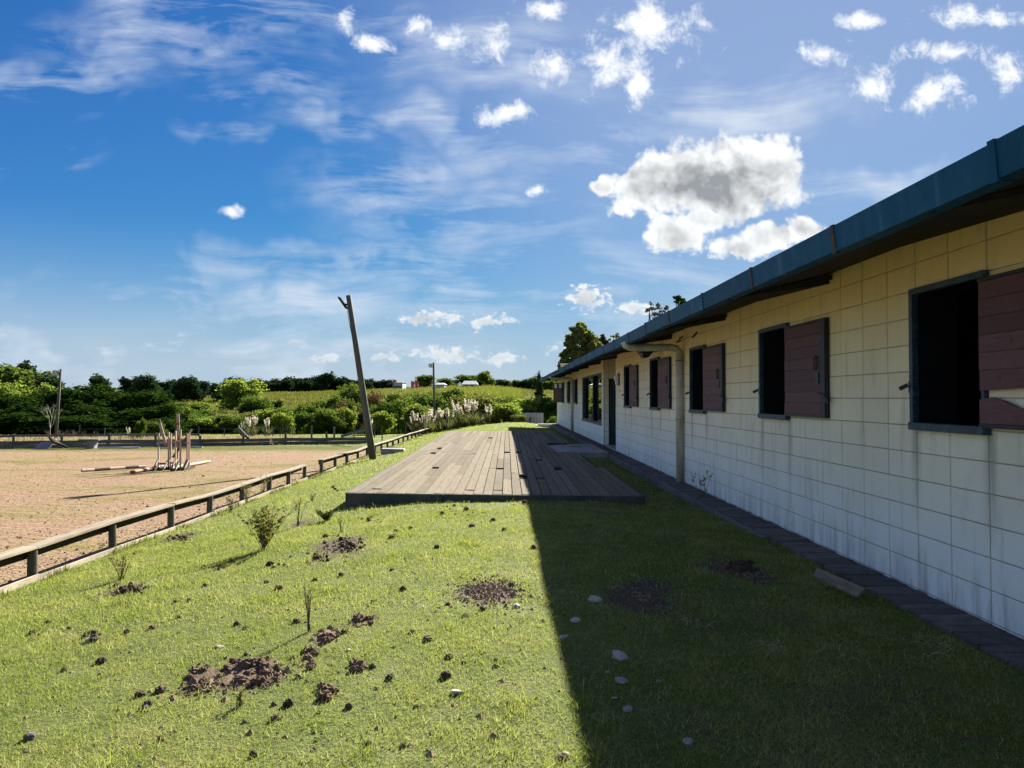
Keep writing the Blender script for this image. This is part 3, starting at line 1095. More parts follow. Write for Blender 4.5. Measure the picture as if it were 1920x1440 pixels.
def spanel(mb_, t0, t1, z0_, z1_, th=0.02):
    return mb_.hexa([sp(t0, z0_, -th), sp(t1, z0_, -th), sp(t1, z0_, th), sp(t0, z0_, th), sp(t0, z1_, -th), sp(t1, z1_, -th), sp(t1, z1_, th), sp(t0, z1_, th)])


mo = MB()
for t0, t1, z0_, z1_ in ((0.0, 0.04, 1.2, 2.17), (0.47, 0.51, 1.2, 2.17), (0.04, 0.47, 2.13, 2.17), (0.04, 0.47, 1.2, 1.24), (0.04, 0.47, 1.88, 1.92), (0.2, 0.30, 1.92, 2.13)):
    spanel(mo, t0, t1, z0_, z1_)
sh = tag(mo.obj('shutter', m_steel, B), 'brown shutter swung out from the wall, two small panes in its top')
spanel(MB(), 0.04, 0.47, 1.24, 1.88, 0.012).obj('plank', m_shut, sh)
spanel(MB(), 0.04, 0.2, 1.92, 2.13, 0.004).obj('pane', m_white, sh)
spanel(MB(), 0.30, 0.47, 1.92, 2.13, 0.004).obj('pane', m_white, sh)

# large window: four leaves, two of them slid open
a, b = BIGW
fm = MB()
fm.box(WX + 0.04, WX + 0.13, a + 0.002, b - 0.002, 0.602, 0.65).box(WX + 0.04, WX + 0.13, a + 0.002, b - 0.002, 2.15, 2.198)
for y in (a + 0.025, b - 0.025):
    fm.box(WX + 0.04, WX + 0.13, y - 0.022, y + 0.022, 0.65, 2.15)
bw = fm.obj('large_window', m_frame, B)
MB().box(WX - 0.03, WX + 0.04, a - 0.02, b + 0.02, 0.56, 0.598).obj('window_sill', m_concrete, bw)
q = (b - a - 0.1) / 4
for k in range(4):
    y0_, y1_ = a + 0.05 + q * k, a + 0.05 + q * (k + 1)
    if k in (1, 3):
        continue
    xs = WX + 0.085
    sm = MB()
    sm.box(xs - 0.015, xs + 0.015, y0_, y0_ + 0.05, 0.652, 2.148).box(xs - 0.015, xs + 0.015, y1_ - 0.05, y1_, 0.652, 2.148)
    sm.box(xs - 0.015, xs + 0.015, y0_ + 0.05, y1_ - 0.05, 0.652, 0.70).box(xs - 0.015, xs + 0.015, y0_ + 0.05, y1_ - 0.05, 2.10, 2.148)
    sm.obj('window_leaf', m_frame, bw)
    MB().box(xs - 0.004, xs + 0.004, y0_ + 0.052, y1_ - 0.052, 0.702, 2.098).obj('pane', m_glass, bw)

# ------------------------------------------------------------------ roof: blue fascia, stepped soffit, sheets
EX, EZT, EZB = 2.05, 2.475, 2.315
j = 3.04 - 1.492 * 5
fi = 0
rf = random.Random(5)
while j < Y1 + 0.2:
    y0_, y1_ = j, min(j + 1.492, Y1 + 0.35)
    dx, dz_ = rf.uniform(-0.006, 0.006), rf.uniform(-0.005, 0.005)
    x, zt, zb = EX + dx, EZT + dz_, EZB + dz_
    fs_ = MB()
    g_ = 0.006
    # folded sheet: face, top lip, bottom lip
    fs_.hexa([(x + 0.012, y0_ + g_, zb), (x + 0.02, y0_ + g_, zb), (x + 0.02, y1_ - g_, zb), (x + 0.012, y1_ - g_, zb),
              (x - 0.004, y0_ + g_, zt), (x + 0.004, y0_ + g_, zt), (x + 0.004, y1_ - g_, zt), (x - 0.004, y1_ - g_, zt)])
    fs_.box(x + 0.0042, x + 0.16, y0_ + g_, y1_ - g_, zt - 0.006, zt + 0.002)
    fs_.box(x + 0.0202, x + 0.10, y0_ + g_, y1_ - g_, zb - 0.001, zb + 0.006)
    fp = fs_.obj('fascia_panel', m_blue, B)
    cv = MB()
    cv.hexa([(x + 0.006, y1_ - 0.022, zb - 0.012), (x + 0.03, y1_ - 0.022, zb - 0.012), (x + 0.03, y1_ + 0.022, zb - 0.012), (x + 0.006, y1_ + 0.022, zb - 0.012),
             (x - 0.011, y1_ - 0.022, zt + 0.006), (x + 0.015, y1_ - 0.022, zt + 0.006), (x + 0.015, y1_ + 0.022, zt + 0.006), (x - 0.011, y1_ + 0.022, zt + 0.006)])
    cv.obj('seam_strip', m_rust if fi % 3 != 1 else m_blue, fp)
    fi += 1
    j += 1.492
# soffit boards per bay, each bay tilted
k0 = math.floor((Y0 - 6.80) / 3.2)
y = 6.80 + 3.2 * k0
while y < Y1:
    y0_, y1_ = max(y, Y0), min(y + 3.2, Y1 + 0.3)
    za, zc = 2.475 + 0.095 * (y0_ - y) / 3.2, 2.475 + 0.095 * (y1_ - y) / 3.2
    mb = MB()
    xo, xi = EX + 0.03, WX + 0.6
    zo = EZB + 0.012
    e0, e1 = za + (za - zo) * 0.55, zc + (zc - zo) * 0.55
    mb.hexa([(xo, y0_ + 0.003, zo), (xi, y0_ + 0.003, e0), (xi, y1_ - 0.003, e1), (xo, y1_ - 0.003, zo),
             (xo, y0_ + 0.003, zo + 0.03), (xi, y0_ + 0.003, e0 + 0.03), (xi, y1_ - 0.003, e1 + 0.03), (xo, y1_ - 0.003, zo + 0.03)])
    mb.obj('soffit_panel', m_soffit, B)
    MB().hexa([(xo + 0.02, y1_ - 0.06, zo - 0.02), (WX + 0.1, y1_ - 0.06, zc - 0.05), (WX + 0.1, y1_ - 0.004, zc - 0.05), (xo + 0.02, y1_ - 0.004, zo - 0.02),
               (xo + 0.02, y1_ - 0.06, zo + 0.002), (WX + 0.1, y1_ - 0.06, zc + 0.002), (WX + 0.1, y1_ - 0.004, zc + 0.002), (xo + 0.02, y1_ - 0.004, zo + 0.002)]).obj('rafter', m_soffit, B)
    y += 3.2
mb = MB()
xr, zr = 7.0, 3.25
ya, yb = Y0 - 0.2, Y1 + 0.33
mb.hexa([(EX + 0.05, ya, EZT - 0.05), (xr, ya, zr - 0.05), (xr, yb, zr - 0.05), (EX + 0.05, yb, EZT - 0.05),
         (EX + 0.05, ya, EZT - 0.009), (xr, ya, zr), (xr, yb, zr), (EX + 0.05, yb, EZT - 0.009)])
mb.hexa([(xr, ya, zr - 0.05), (BX1 + 0.9, ya, EZT - 0.05), (BX1 + 0.9, yb, EZT - 0.05), (xr, yb, zr - 0.05),
         (xr, ya, zr), (BX1 + 0.9, ya, EZT - 0.009), (BX1 + 0.9, yb, EZT - 0.009), (xr, yb, zr)])
mb.obj('roof', m_roof, B)
ven = MB().tube([(2.6, 33.6, 2.5), (2.6, 33.6, 2.86)], 0.07, 10)
ven.tube([(2.6, 33.6, 2.86), (2.6, 33.6, 2.93)], [0.12, 0.09], 10)
ven.tube([(2.6, 31.9, 2.5), (2.6, 31.9, 2.74)], 0.09, 10)
ven.obj('roof_vent', m_steel, B)


# ------------------------------------------------------------------ downpipes
def downpipe(y, r, label):
    xw, xe = WX - r - 0.012, EX + 0.02
    zh = 2.255
    pts = [(xe - 0.02, y, zh + 0.10), (xe + 0.0, y, zh + 0.04), (xe + 0.06, y, zh + 0.005), (xe + 0.13, y, zh)]
    pts += [(xw - 0.14, y, zh), (xw - 0.06, y, zh - 0.015), (xw - 0.012, y, zh - 0.06), (xw, y, zh - 0.13)]
    o = MB().tube(pts, r, 14).obj('downpipe', m_pipe, B, smooth=True)
    tag(o, label)
    MB().tube([(xw, y, zh - 0.12), (xw, y, 0.01)], r * 0.97, 14).obj('vertical_pipe', m_pipe, o, smooth=True)
    for z in (zh - 0.15, 1.06):
        MB().tube([(xw, y, z - 0.018), (xw, y, z + 0.018)], r * 1.10, 14).obj('pipe_collar', m_pipe, o, smooth=True)
    cl_ = MB()
    cl_.tube([(xw + r * 1.03 * math.sin(t), y + r * 1.03 * math.cos(t), zh - 0.22) for t in [math.pi * i / 5 - math.pi / 2 * 0 for i in range(11)]], 0.006, 5)
    cl_.bar((xe + 0.45, y, zh - r - 0.004), (xe + 0.45, y, zh + 0.12), 0.03, 0.006)
    cl_.obj('pipe_clamp', m_steel, o)


downpipe(12.33, 0.062, 'grimy cream pipe from the eave, down the wall between two shuttered windows')
downpipe(31.45, 0.062, 'far cream pipe beyond the large window')

# flood lamp hung under the eave, wall lamp by the entrance
fl = MB()
fl.add([(2.62, 14.3, 2.30), (2.62, 13.75, 2.30), (2.86, 13.75, 2.30), (2.86, 14.3, 2.30), (2.70, 14.2, 2.17), (2.70, 14.05, 2.17), (2.80, 14.05, 2.19), (2.80, 14.2, 2.19)],
       ((0, 1, 2, 3), (7, 6, 5, 4), (0, 4, 5, 1), (1, 5, 6, 2), (2, 6, 7, 3), (3, 7, 4, 0)))
fl.bar((2.74, 14.02, 2.30), (2.74, 14.02, 2.45), 0.02, 0.03)
fl.obj('flood_lamp', m_steel, B)
wl = MB().box(WX - 0.03, WX - 0.001, 19.08, 19.32, 1.74, 2.06).obj('wall_lamp', m_steel, B)
MB().box(WX - 0.12, WX - 0.031, 19.12, 19.28, 1.86, 1.99).obj('lamp_cover', m_white, wl)
MB().box(WX - 0.09, WX - 0.031, 19.12, 19.28, 1.76, 1.84).obj('lamp_base', m_white, wl)
# loose cable stubs under the eave
cb = MB()
cb.tube([(2.93, 11.05, 2.40), (2.90, 11.2, 2.33), (2.96, 11.3, 2.36), (3.03, 11.4, 2.42)], 0.010, 5)
cb.tube([(2.95, 12.0, 2.42), (2.90, 12.2, 2.33), (2.99, 12.3, 2.36), (3.02, 12.5, 2.44)], 0.010, 5)
cb.tube([(2.3, 13.2, 2.28), (2.5, 13.3, 2.235), (2.8, 13.4, 2.25), (3.0, 13.5, 2.33)], 0.008, 5)
cb.obj('eave_cable', m_steel, B)

# ------------------------------------------------------------------ paved strip along the wall
path = MB().box(PATH_X0 + 0.012, WX + 0.03, Y0, Y1 + 0.6, -0.35, -0.030).obj('paved_strip', m_concrete)
tag(path, kind='structure')
by = Y0
bm_ = MB()
bx = MB().box(-0.055, 0.055, -0.0525, 0.0525, -0.03, 0.0)
bk_me = MB().box(-0.166, 0.166, -0.0555, 0.0555, -0.034, 0.0).mesh('brick')
bk_me.materials.append(m_brick)
restb = MB()
rp = random.Random(9)
while by < Y1 + 0.4:
    z = -0.004 + rp.uniform(-0.005, 0.004)
    if 3.4 < by < 19.0 and not (SLAB[2] < by < SLAB[3]):
        obj('brick', bk_me, None, path, (2.880 + rp.uniform(-0.006, 0.003), by + 0.06, z), (rp.uniform(-.01, .01), rp.uniform(-.012, .012), rp.uniform(-.02, .02)))
    else:
        restb.box(2.716, 3.044, by + 0.0045, by + 0.1155, z - 0.034, z)
    by += 0.12
tag(restb.obj('brick_row', m_brick, path), kind='stuff')
# low kerb that shows where the lawn drops away
kb = random.Random(4)
y = 7.5
while y < Y1 + 0.5:
    if not (SLAB[2] - 1.0 < y < SLAB[3]):
        MB().box(PATH_X0 - 0.055 + kb.uniform(-.006, .006), PATH_X0 + 0.009, y + 0.004, y + 0.99, -0.35, -0.012 + kb.uniform(-.006, .004)).obj('kerb_stone', m_kerb, path)
    y += 1.0
# ------------------------------------------------------------------ plank deck
m_deck, g = new_mat('weathered_deck')
p = pos(g)
n1 = g.noise(g.mapping(p, scale=(14, 0.7, 1)), 3.0, 6, 0.65)
n2 = g.noise(p, 3.0, 5, 0.65)
n3 = g.noise(g.mapping(p, scale=(6, 1, 1)), 22.0, 4, 0.7)
c = g.mix(orand(g), (0.140, 0.122, 0.090), (0.220, 0.192, 0.144))
c = g.mix(g.m('MULTIPLY', g.map(n1, 0.40, 0.70), 0.6), c, (0.095, 0.080, 0.062))
c = g.mix(g.m('MULTIPLY', g.map(n2, 0.50, 0.72), 0.55), c, (0.19, 0.172, 0.132))
c = g.mix(g.map(n3, 0.62, 0.72), c, (0.055, 0.045, 0.036))
finish(g, principled(g, c, 1.0, 0, 0.03, bump(g, g.m('ADD', n1, n3), 0.5, 0.006)))
m_joist = mat_noise('old_joist', (0.035, 0.045, 0.042), (0.075, 0.075, 0.060), 4, 0.9, 0.2, 0.4, 40, 0.2)

deck = empty('wooden_deck', (0, 10.3, 0), 0, 'low weathered plank deck on the lawn, half in the shade of the building', 'deck')
deck.location = (0, 0, 0)
ZD = 0.062
NC = 30
fl_, fr2, br, blk = [Vector((*q, 0)) for q in DECK]


def dpt(s, t):
    """s across 0..1, t along 0..1"""
    return (fl_ * (1 - s) + fr2 * s) * (1 - t) + (blk * (1 - s) + br * s) * t


def deck_t(px, py):
    d = ray(px, py)
    k = (ZD - CAM_H) / d.z
    x, y = d.x * k, d.y * k
    t = (y - 10.3) / (30.25 - 10.3)
    xl, xr = dpt(0, t).x, dpt(1, t).x
    return (x - xl) / (xr - xl), t


HOLES = []
for px, py, ln in ((818, 841, .30), (814, 850, .20), (814, 878, .16), (698, 919.5, .05), (873, 919.5, .06), (925, 919.5, .07), (916, 821, .35), (952, 848, .20),
                   (941, 878.5, .12), (985, 893, .30), (1013, 896, .14), (1045, 877, .30), (971, 848, .25), (1010, 862, .2)):
    s, t = deck_t(px, py)
    HOLES.append((int(s * NC), t, ln * (2.4 if ln > .1 else 2.0) / 19.9))
rd = random.Random(12)
s_slab = 0.855
tsl0, tsl1 = (SLAB[2] - 10.3) / 19.95 - 0.003, (SLAB[3] - 10.3) / 19.95 + 0.012
for ci in range(NC):
    s0, s1 = ci / NC, (ci + 1) / NC
    ws = 0.0062 / 4.15
    cuts = [0.0]
    t = rd.choice([0.0, 0.5]) * 0.18 + rd.uniform(0.08, 0.16)
    while t < 0.95:
        cuts.append(t)
        t += rd.choice([0.18, 0.2, 0.24]) + rd.uniform(-0.01, 0.01)
    cuts.append(1.0)
    segs = [[a, b] for a, b in zip(cuts[:-1], cuts[1:])]
    for hc, ht, hl in HOLES:
        if hc == ci:
            new = []
            for a, b in segs:
                if a < ht < b:
                    if ht - hl / 2 - a > 0.01:
                        new.append([a, ht - hl / 2])
                    new.append([ht + hl / 2, b])
                else:
                    new.append([a, b])
            segs = new
    if s1 > s_slab:
        new = []
        for a, b in segs:
            if b <= tsl0 or a >= tsl1:
                new.append([a, b])
            else:
                if a < tsl0 - 0.01:
                    new.append([a, tsl0])
                if b > tsl1 + 0.01:
                    new.append([tsl1, b])
        segs = new
    if ci == NC - 1:
        segs = [sg for sg in ([a, min(b, 0.205)] if a < 0.205 else [max(a, tsl1), b] for a, b in segs) if sg[1] - sg[0] > 0.01]
    for a, b in segs:
        a2, b2 = a + 0.00012, b - 0.00012
        z0, z1 = ZD + rd.uniform(-0.004, 0.003), ZD + rd.uniform(-0.004, 0.003)
        tl = rd.uniform(-0.003, 0.003)
        sh_ = rd.uniform(-0.25, 0.25) * ws
        P = [dpt(s0 + ws + sh_, a2), dpt(s1 - ws + sh_, a2), dpt(s1 - ws + sh_, b2), dpt(s0 + ws + sh_, b2)]
        tops = [z0 + tl, z0 - tl, z1 - tl, z1 + tl]
        MB().hexa([(q.x, q.y, z - 0.028) for q, z in zip(P, tops)] + [(q.x, q.y, z) for q, z in zip(P, tops)]).obj('deck_board', m_deck, deck)
# joists and edge boards
for k in range(34):
    t = 0.004 + k * 0.03
    if t > 0.995:
        break
    a, b = dpt(0.012, t), dpt(0.988 if not (tsl0 - .01 < t < tsl1 + .01) else 0.84, t)
    MB().bar((a.x, a.y, ZD - 0.072), (b.x, b.y, ZD - 0.072), 0.05, 0.075).obj('joist', m_joist, deck)
a, b = dpt(0.0, -0.0012), dpt(1.0, -0.0012)
n_ = 3
for k in range(n_):
    p0, p1 = a.lerp(b, k / n_ + 0.001), a.lerp(b, (k + 1) / n_ - 0.001)
    lo0, lo1 = min(gz(p0.x, p0.y), 0.0) - 0.05, min(gz(p1.x, p1.y), 0.0) - 0.05
    MB().hexa([(p0.x, p0.y - 0.034, lo0), (p1.x, p1.y - 0.034, lo1), (p1.x, p1.y - 0.004, lo1), (p0.x, p0.y - 0.004, lo0),
               (p0.x, p0.y - 0.034, ZD - 0.002), (p1.x, p1.y - 0.034, ZD - 0.002), (p1.x, p1.y - 0.004, ZD - 0.002), (p0.x, p0.y - 0.004, ZD - 0.002)]).obj('edge_board', m_joist, deck)
for s, t0, t1 in ((0.0, 0.0, 0.34), (0.0, 0.34, 0.67), (0.0, 0.67, 1.0), (1.0, 0.0, 0.2)):
    p0, p1 = dpt(s, t0 + .001), dpt(s, t1 - .001)
    sx = -0.026 if s == 0 else 0.004
    lo0, lo1 = gz(p0.x, p0.y) - 0.06, gz(p1.x, p1.y) - 0.06
    MB().hexa([(p0.x + sx, p0.y, lo0), (p0.x + sx + 0.022, p0.y, lo0), (p1.x + sx + 0.022, p1.y, lo1), (p1.x + sx, p1.y, lo1),
               (p0.x + sx, p0.y, ZD - 0.004), (p0.x + sx + 0.022, p0.y, ZD - 0.004), (p1.x + sx + 0.022, p1.y, ZD - 0.004), (p1.x + sx, p1.y, ZD - 0.004)]).obj('edge_board', m_joist, deck)

# concrete landing in front of the entrance, with a scrawl of dark paint
slab = MB()
sx0, sx1, sy0, sy1 = SLAB
slab.hexa([(sx0 + .03, sy0, -0.25), (sx1, sy0 + .15, -0.25), (sx1, sy1 + .35, -0.25), (sx0, sy1 - .45, -0.25),
           (sx0 + .03, sy0, 0.034), (sx1, sy0 + .15, 0.030), (sx1, sy1 + .35, 0.030), (sx0, sy1 - .45, 0.034)])
slab = bevel(slab.obj('concrete_landing', m_concrete), 0.01)
tag(slab, 'pale concrete landing slab with a dark paint scrawl before the entrance', 'slab')
m_scrawl = mat_noise('dark_paint', (0.02, 0.02, 0.025), (0.035, 0.035, 0.04), 10, 0.7, 0.3, 0.1, 40, 0)
sc = MB()
x = 1.72
rs_ = random.Random(2)
strokes = [((0, 0), (0, .34)), ((0, .34), (.10, .34)), ((0, .18), (.07, .18)), ((.16, .05), (.28, .07)), ((.32, 0), (.36, .22)), ((.36, .22), (.42, .02)), ((.42, .02), (.47, .24)),
           ((.52, 0), (.58, .2)), ((.58, .2), (.62, 0)), ((.54, .08), (.61, .08)), ((.66, 0), (.68, .16)), ((.68, .16), (.75, .0)), ((.80, .06), (.92, .10)), ((.47, .24), (.49, .0))]
for (a0, b0), (a1, b1) in strokes:
    sc.bar((x + a0 * 0.75, 20.75 + b0 * 1.6, 0.034), (x + a1 * 0.75 + .001, 20.75 + b1 * 1.6, 0.034), 0.035, 0.003)
sc.obj('paint_scrawl', m_scrawl, slab)
# ------------------------------------------------------------------ arena fence along the lawn
m_fence, g = new_mat('weathered_rail')
p = oco(g)
n1 = g.noise(g.mapping(pos(g), scale=(8, 0.8, 8)), 3.5, 5, 0.65)
n2 = g.noise(pos(g), 30, 4, 0.7)
c = g.mix(orand(g), (0.20, 0.170, 0.125), (0.30, 0.255, 0.185))
c = g.mix(g.m('MULTIPLY', g.map(n1, 0.42, 0.68), 0.7), c, (0.10, 0.080, 0.055))
c = g.mix(g.map(n2, 0.62, 0.72), c, (0.06, 0.055, 0.035))
finish(g, principled(g, c, 0.85, 0, 0.2, bump(g, g.m('ADD', n1, n2), 0.5, 0.006)))
m_post = mat_noise('green_grey_post', (0.060, 0.070, 0.050), (0.100, 0.105, 0.075), 7, 0.85, 0.2, 0.5, 50, 0.15, stretch=(3, 3, 0.6))
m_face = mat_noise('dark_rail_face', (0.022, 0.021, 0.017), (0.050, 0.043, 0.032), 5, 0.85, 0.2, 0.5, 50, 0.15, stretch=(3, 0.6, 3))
m_kick = mat_noise('pale_kick_board', (0.22, 0.195, 0.145), (0.36, 0.32, 0.24), 4, 0.9, 0.1, 0.5, 40, 0.2, cc=(0.12, 0.10, 0.07), stretch=(4, 0.8, 4))
RAIL = 0.355
rfn = random.Random(31)


def arena_rail(ys, label, gap_faces=()):
    root = empty('arena_fence', (FENCE_X, ys[0], gz(FENCE_X, ys[0])), 0, label, 'fence', 'low rails along the arena')
    root.location = (0, 0, 0)
    wob = {}
    for y in ys:
        wob[y] = rfn.uniform(-0.02, 0.02)
        z0 = float(zfence(y))
        r = 0.046 + rfn.uniform(-0.003, 0.004)
        lean = rfn.uniform(-0.012, 0.012)
        MB().tube([(FENCE_X, y, z0 - 0.25), (FENCE_X + lean * .5, y, z0 + 0.1), (FENCE_X + lean, y, z0 + RAIL - 0.024 + wob[y])], [r, r, r * 0.96], 12).obj('post', m_post, root, smooth=False)
    for i in range(len(ys) - 1):
        ya, yb = ys[i], ys[i + 1]
        za, zb = float(zfence(ya)) + RAIL + wob[ya], float(zfence(yb)) + RAIL + wob[yb]
        if i % 2 == 0:           # cap boards two bays long
            yc = ys[min(i + 2, len(ys) - 1)]
            zc = float(zfence(yc)) + RAIL + wob[yc]
            e0 = ya - (0.06 if i == 0 else -0.004)
            e1 = yc + (0.06 if yc == ys[-1] else -0.004)
            segs = [(e0, za), (yb, zb + rfn.uniform(-0.012, 0.008)), (e1, zc)]
            w0, w1 = FENCE_X - 0.085 + rfn.uniform(-.008, .008), FENCE_X + 0.054 + rfn.uniform(-.006, .006)
            tw = rfn.uniform(-0.012, 0.006)
            vs, fs = [], []
            for (yy_, zz_) in segs:
                vs += [(w0, yy_, zz_ - 0.022), (w1, yy_, zz_ - 0.022 + tw), (w1, yy_, zz_ + tw), (w0, yy_, zz_)]
            for s_ in range(2):
                for q_ in range(4):
                    fs.append((4 * s_ + q_, 4 * s_ + (q_ + 1) % 4, 4 * s_ + 4 + (q_ + 1) % 4, 4 * s_ + 4 + q_))
            fs += [(3, 2, 1, 0), (8, 9, 10, 11)]
            MB().add(vs, fs).obj('cap_board', m_fence, root)
        x = FENCE_X - 0.074
        MB().hexa([(x, ya + .003, za - 0.128), (x + 0.02, ya + .003, za - 0.128), (x + 0.02, yb - .003, zb - 0.128), (x, yb - .003, zb - 0.128),
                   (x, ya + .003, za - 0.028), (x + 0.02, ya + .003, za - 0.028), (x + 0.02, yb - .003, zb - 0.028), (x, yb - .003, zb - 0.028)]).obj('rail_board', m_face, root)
        # plank on the ground that holds the lawn back
        x = FENCE_X + 0.056
        t0, t1 = rfn.uniform(0.0, 0.03), rfn.uniform(0.0, 0.03)
        ga, gb = float(zfence(ya)), float(zfence(yb))
        MB().hexa([(x, ya + .004, ga - 0.2), (x + 0.028, ya + .004, ga - 0.2), (x + 0.028, yb - .004, gb - 0.2), (x, yb - .004, gb - 0.2),
                   (x, ya + .004, ga + 0.055 + t0), (x + 0.028, ya + .004, ga + 0.055 + t0), (x + 0.028, yb - .004, gb + 0.055 + t1), (x, yb - .004, gb + 0.055 + t1)]).obj('kick_board', m_kick, root)
    return root


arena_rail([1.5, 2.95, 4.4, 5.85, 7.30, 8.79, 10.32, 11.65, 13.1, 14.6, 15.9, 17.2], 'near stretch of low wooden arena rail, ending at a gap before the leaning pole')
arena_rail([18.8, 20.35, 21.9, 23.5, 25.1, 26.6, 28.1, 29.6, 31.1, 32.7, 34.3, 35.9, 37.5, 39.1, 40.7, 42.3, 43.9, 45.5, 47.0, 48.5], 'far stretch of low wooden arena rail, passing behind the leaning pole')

# ------------------------------------------------------------------ far arena fence
m_old = mat_noise('old_grey_board', (0.075, 0.080, 0.075), (0.150, 0.150, 0.130), 4, 0.9, 0.2, 0.5, 40, 0.25, stretch=(0.6, 1, 4))
FA, FB = Vector((-26.0, 30.1, 0)), Vector((-6.4, 34.9, 0))
ff = empty('arena_end_fence', (0, 0, 0), 0, 'old grey board fence across the far end of the arena', 'fence')


def fpt(t, z=0.0, o=0.0):
    q = FA.lerp(FB, t)
    return (q.x + 0.24 * o, q.y - 0.97 * o, gz(q.x, q.y) + z)


rff = random.Random(8)
ts = [i / 11 for i in range(12)]
for i, t in enumerate(ts):
    hgt_ = 0.60 if t < 0.62 else rff.uniform(0.42, 0.6)
    a = fpt(t)
    MB().tube([(a[0], a[1], a[2] - 0.2), (a[0] + rff.uniform(-.02, .02), a[1], a[2] + hgt_)], 0.055, 8).obj('post', m_post, ff)
for i in range(11):
    a, b = ts[i] + 0.0004, ts[i + 1] - 0.0004
    for z0_, z1_ in ((0.0, 0.15), (0.16, 0.31)):
        if rff.random() < 0.1 and z0_ > 0:
            continue
        s_ = rff.uniform(-0.015, 0.015)
        MB().bar(fpt(a, (z0_ + z1_) / 2 + s_, 0.075), fpt(b, (z0_ + z1_) / 2 - s_, 0.075), 0.025, z1_ - z0_).obj('fence_board', m_old, ff)
    if ts[i] < 0.60:
        MB().bar(fpt(a, 0.515 + rff.uniform(-.015, .015), 0.075), fpt(b, 0.515 + rff.uniform(-.015, .015), 0.075), 0.025, 0.085).obj('top_rail', m_old, ff)

# beams leaning on it
for (p0, p1), lb in ((((447, 802, 34.2), (466, 822, 33.6)), 'pale beam leaning on the end fence by the pampas clump'),
                     (((690, 804, 33.6), (640, 818, 34.3)), 'long grey beam resting aslant at the end of the board fence, by the leaning pole')):
    a, b = at(*p0), at(*p1)
    o = MB().bar(a, b, 0.07, 0.13).obj('wooden_beam', m_old)
    tag(o, lb, 'beam')
# things lying along that fence
m_tarp = mat_noise('blue_grey_sheet', (0.10, 0.12, 0.16), (0.17, 0.19, 0.22), 3, 0.6, 0.3, 0.3, 20, 0.1)
x0, y0_, _ = at(62, 828, 30.7)
x1, y1_, _ = at(88, 828, 30.7)
z = gz(x0, y0_)
sh = MB().hexa([(x0, y0_, z), (x1, y1_ + .1, z), (x1, y1_ + .14, z), (x0, y0_ + .04, z), (x0 + .12, y0_ + .3, z + .27), (x1 + .06, y1_ + .4, z + .30), (x1 + .06, y1_ + .44, z + .30), (x0 + .12, y0_ + .34, z + .27)])
tag(sh.obj('metal_sheet', m_tarp), 'blue grey sheet propped against the end fence near the light pole', 'sheet')
pile = empty('pole_heap', (0, 0, 0), 0, 'heap of old brown poles beside the blue grey sheet', 'poles')
for k in range(6):
    a = at(92 + k * 1.5, 820 + k * 2, 30.9 - k * 0.07)
    b = at(126 - k * 2.2, 829 + (k % 3), 30.75 - k * 0.06)
    MB().tube([(a[0], a[1], max(a[2], gz(a[0], a[1]) + 0.05)), (b[0], b[1], gz(b[0], b[1]) + 0.05 + 0.03 * k)], 0.045, 7).obj('old_pole', m_face, pile)
tx, ty, _ = at(173, 826, 31.2)
tz = gz(tx, ty)
tb_ = empty('stone_table', (tx, ty, tz), 0, 'block pedestal with a broad flat slab top by the end fence', 'table')
bevel(MB().hexa([(-.14, -.14, -.05), (.14, -.14, -.05), (.14, .14, -.05), (-.14, .14, -.05), (-.17, -.17, .34), (.17, -.17, .34), (.17, .17, .34), (-.17, .17, .34)]).obj('pedestal', m_concrete, tb_), .015)
bevel(MB().box(-.42, .40, -.3, .3, .34, .40).obj('table_top', m_old, tb_), .01)
for i, (xa, xb, ya) in enumerate(((185, 262, 831), (228, 262, 830), (300, 380, 829))):
    a, b = at(xa, ya, 31.0), at(xb, ya - 1, 31.3)
    o = MB().tube([(a[0], a[1], gz(a[0], a[1]) + .04), (b[0], b[1], gz(b[0], b[1]) + .04)], 0.035, 7).obj('white_pole', mat_noise('white_pole_paint' + str(i), (.5, .5, .46), (.62, .6, .55), 3, .7, .3, .2, 30, 0))
    tag(o, ['long white pole lying on the grass below the end fence', 'short white pole lying beside the longer one below the end fence', 'white pole lying behind the jump stands along the end fence'][i], 'pole')

# ------------------------------------------------------------------ paddock posts behind
pf = empty('paddock_fence', (0, 0, 0), 0, 'row of thin weathered paddock posts with wires before the thicket', 'fence')
rpp = random.Random(77)
prev = None
for px in (150, 196, 240, 282, 330, 372, 420, 470, 496, 512, 525, 531, 537, 543, 549, 552, 584, 626, 664, 702, 717, 760, 838, 902, 908, 918, 965):
    Y = 41.5 if px < 740 else 45.5
    if px in (584, 626, 717):
        Y = 38.0
    x, y, _ = at(px, 800, Y)
    z = gz(x, y)
    h = rpp.uniform(0.55, 0.95) if 500 < px < 560 else rpp.uniform(0.5, 0.75)
    r = 0.055 if px in (496, 584, 626) else 0.032
    MB().tube([(x, y, z - .2), (x + rpp.uniform(-.04, .04), y, z + h)], r, 6).obj('post', m_post if px % 2 else m_old, pf)
    if prev and Y > 40 and px < 740 and prev[3] > 40:
        for q in (0.25, 0.5):
            MB().tube([(prev[0], prev[1], prev[2] + q), (x, y, z + q)], 0.008, 4, cap=False).obj('wire', m_old, pf)
    prev = (x, y, z, Y)

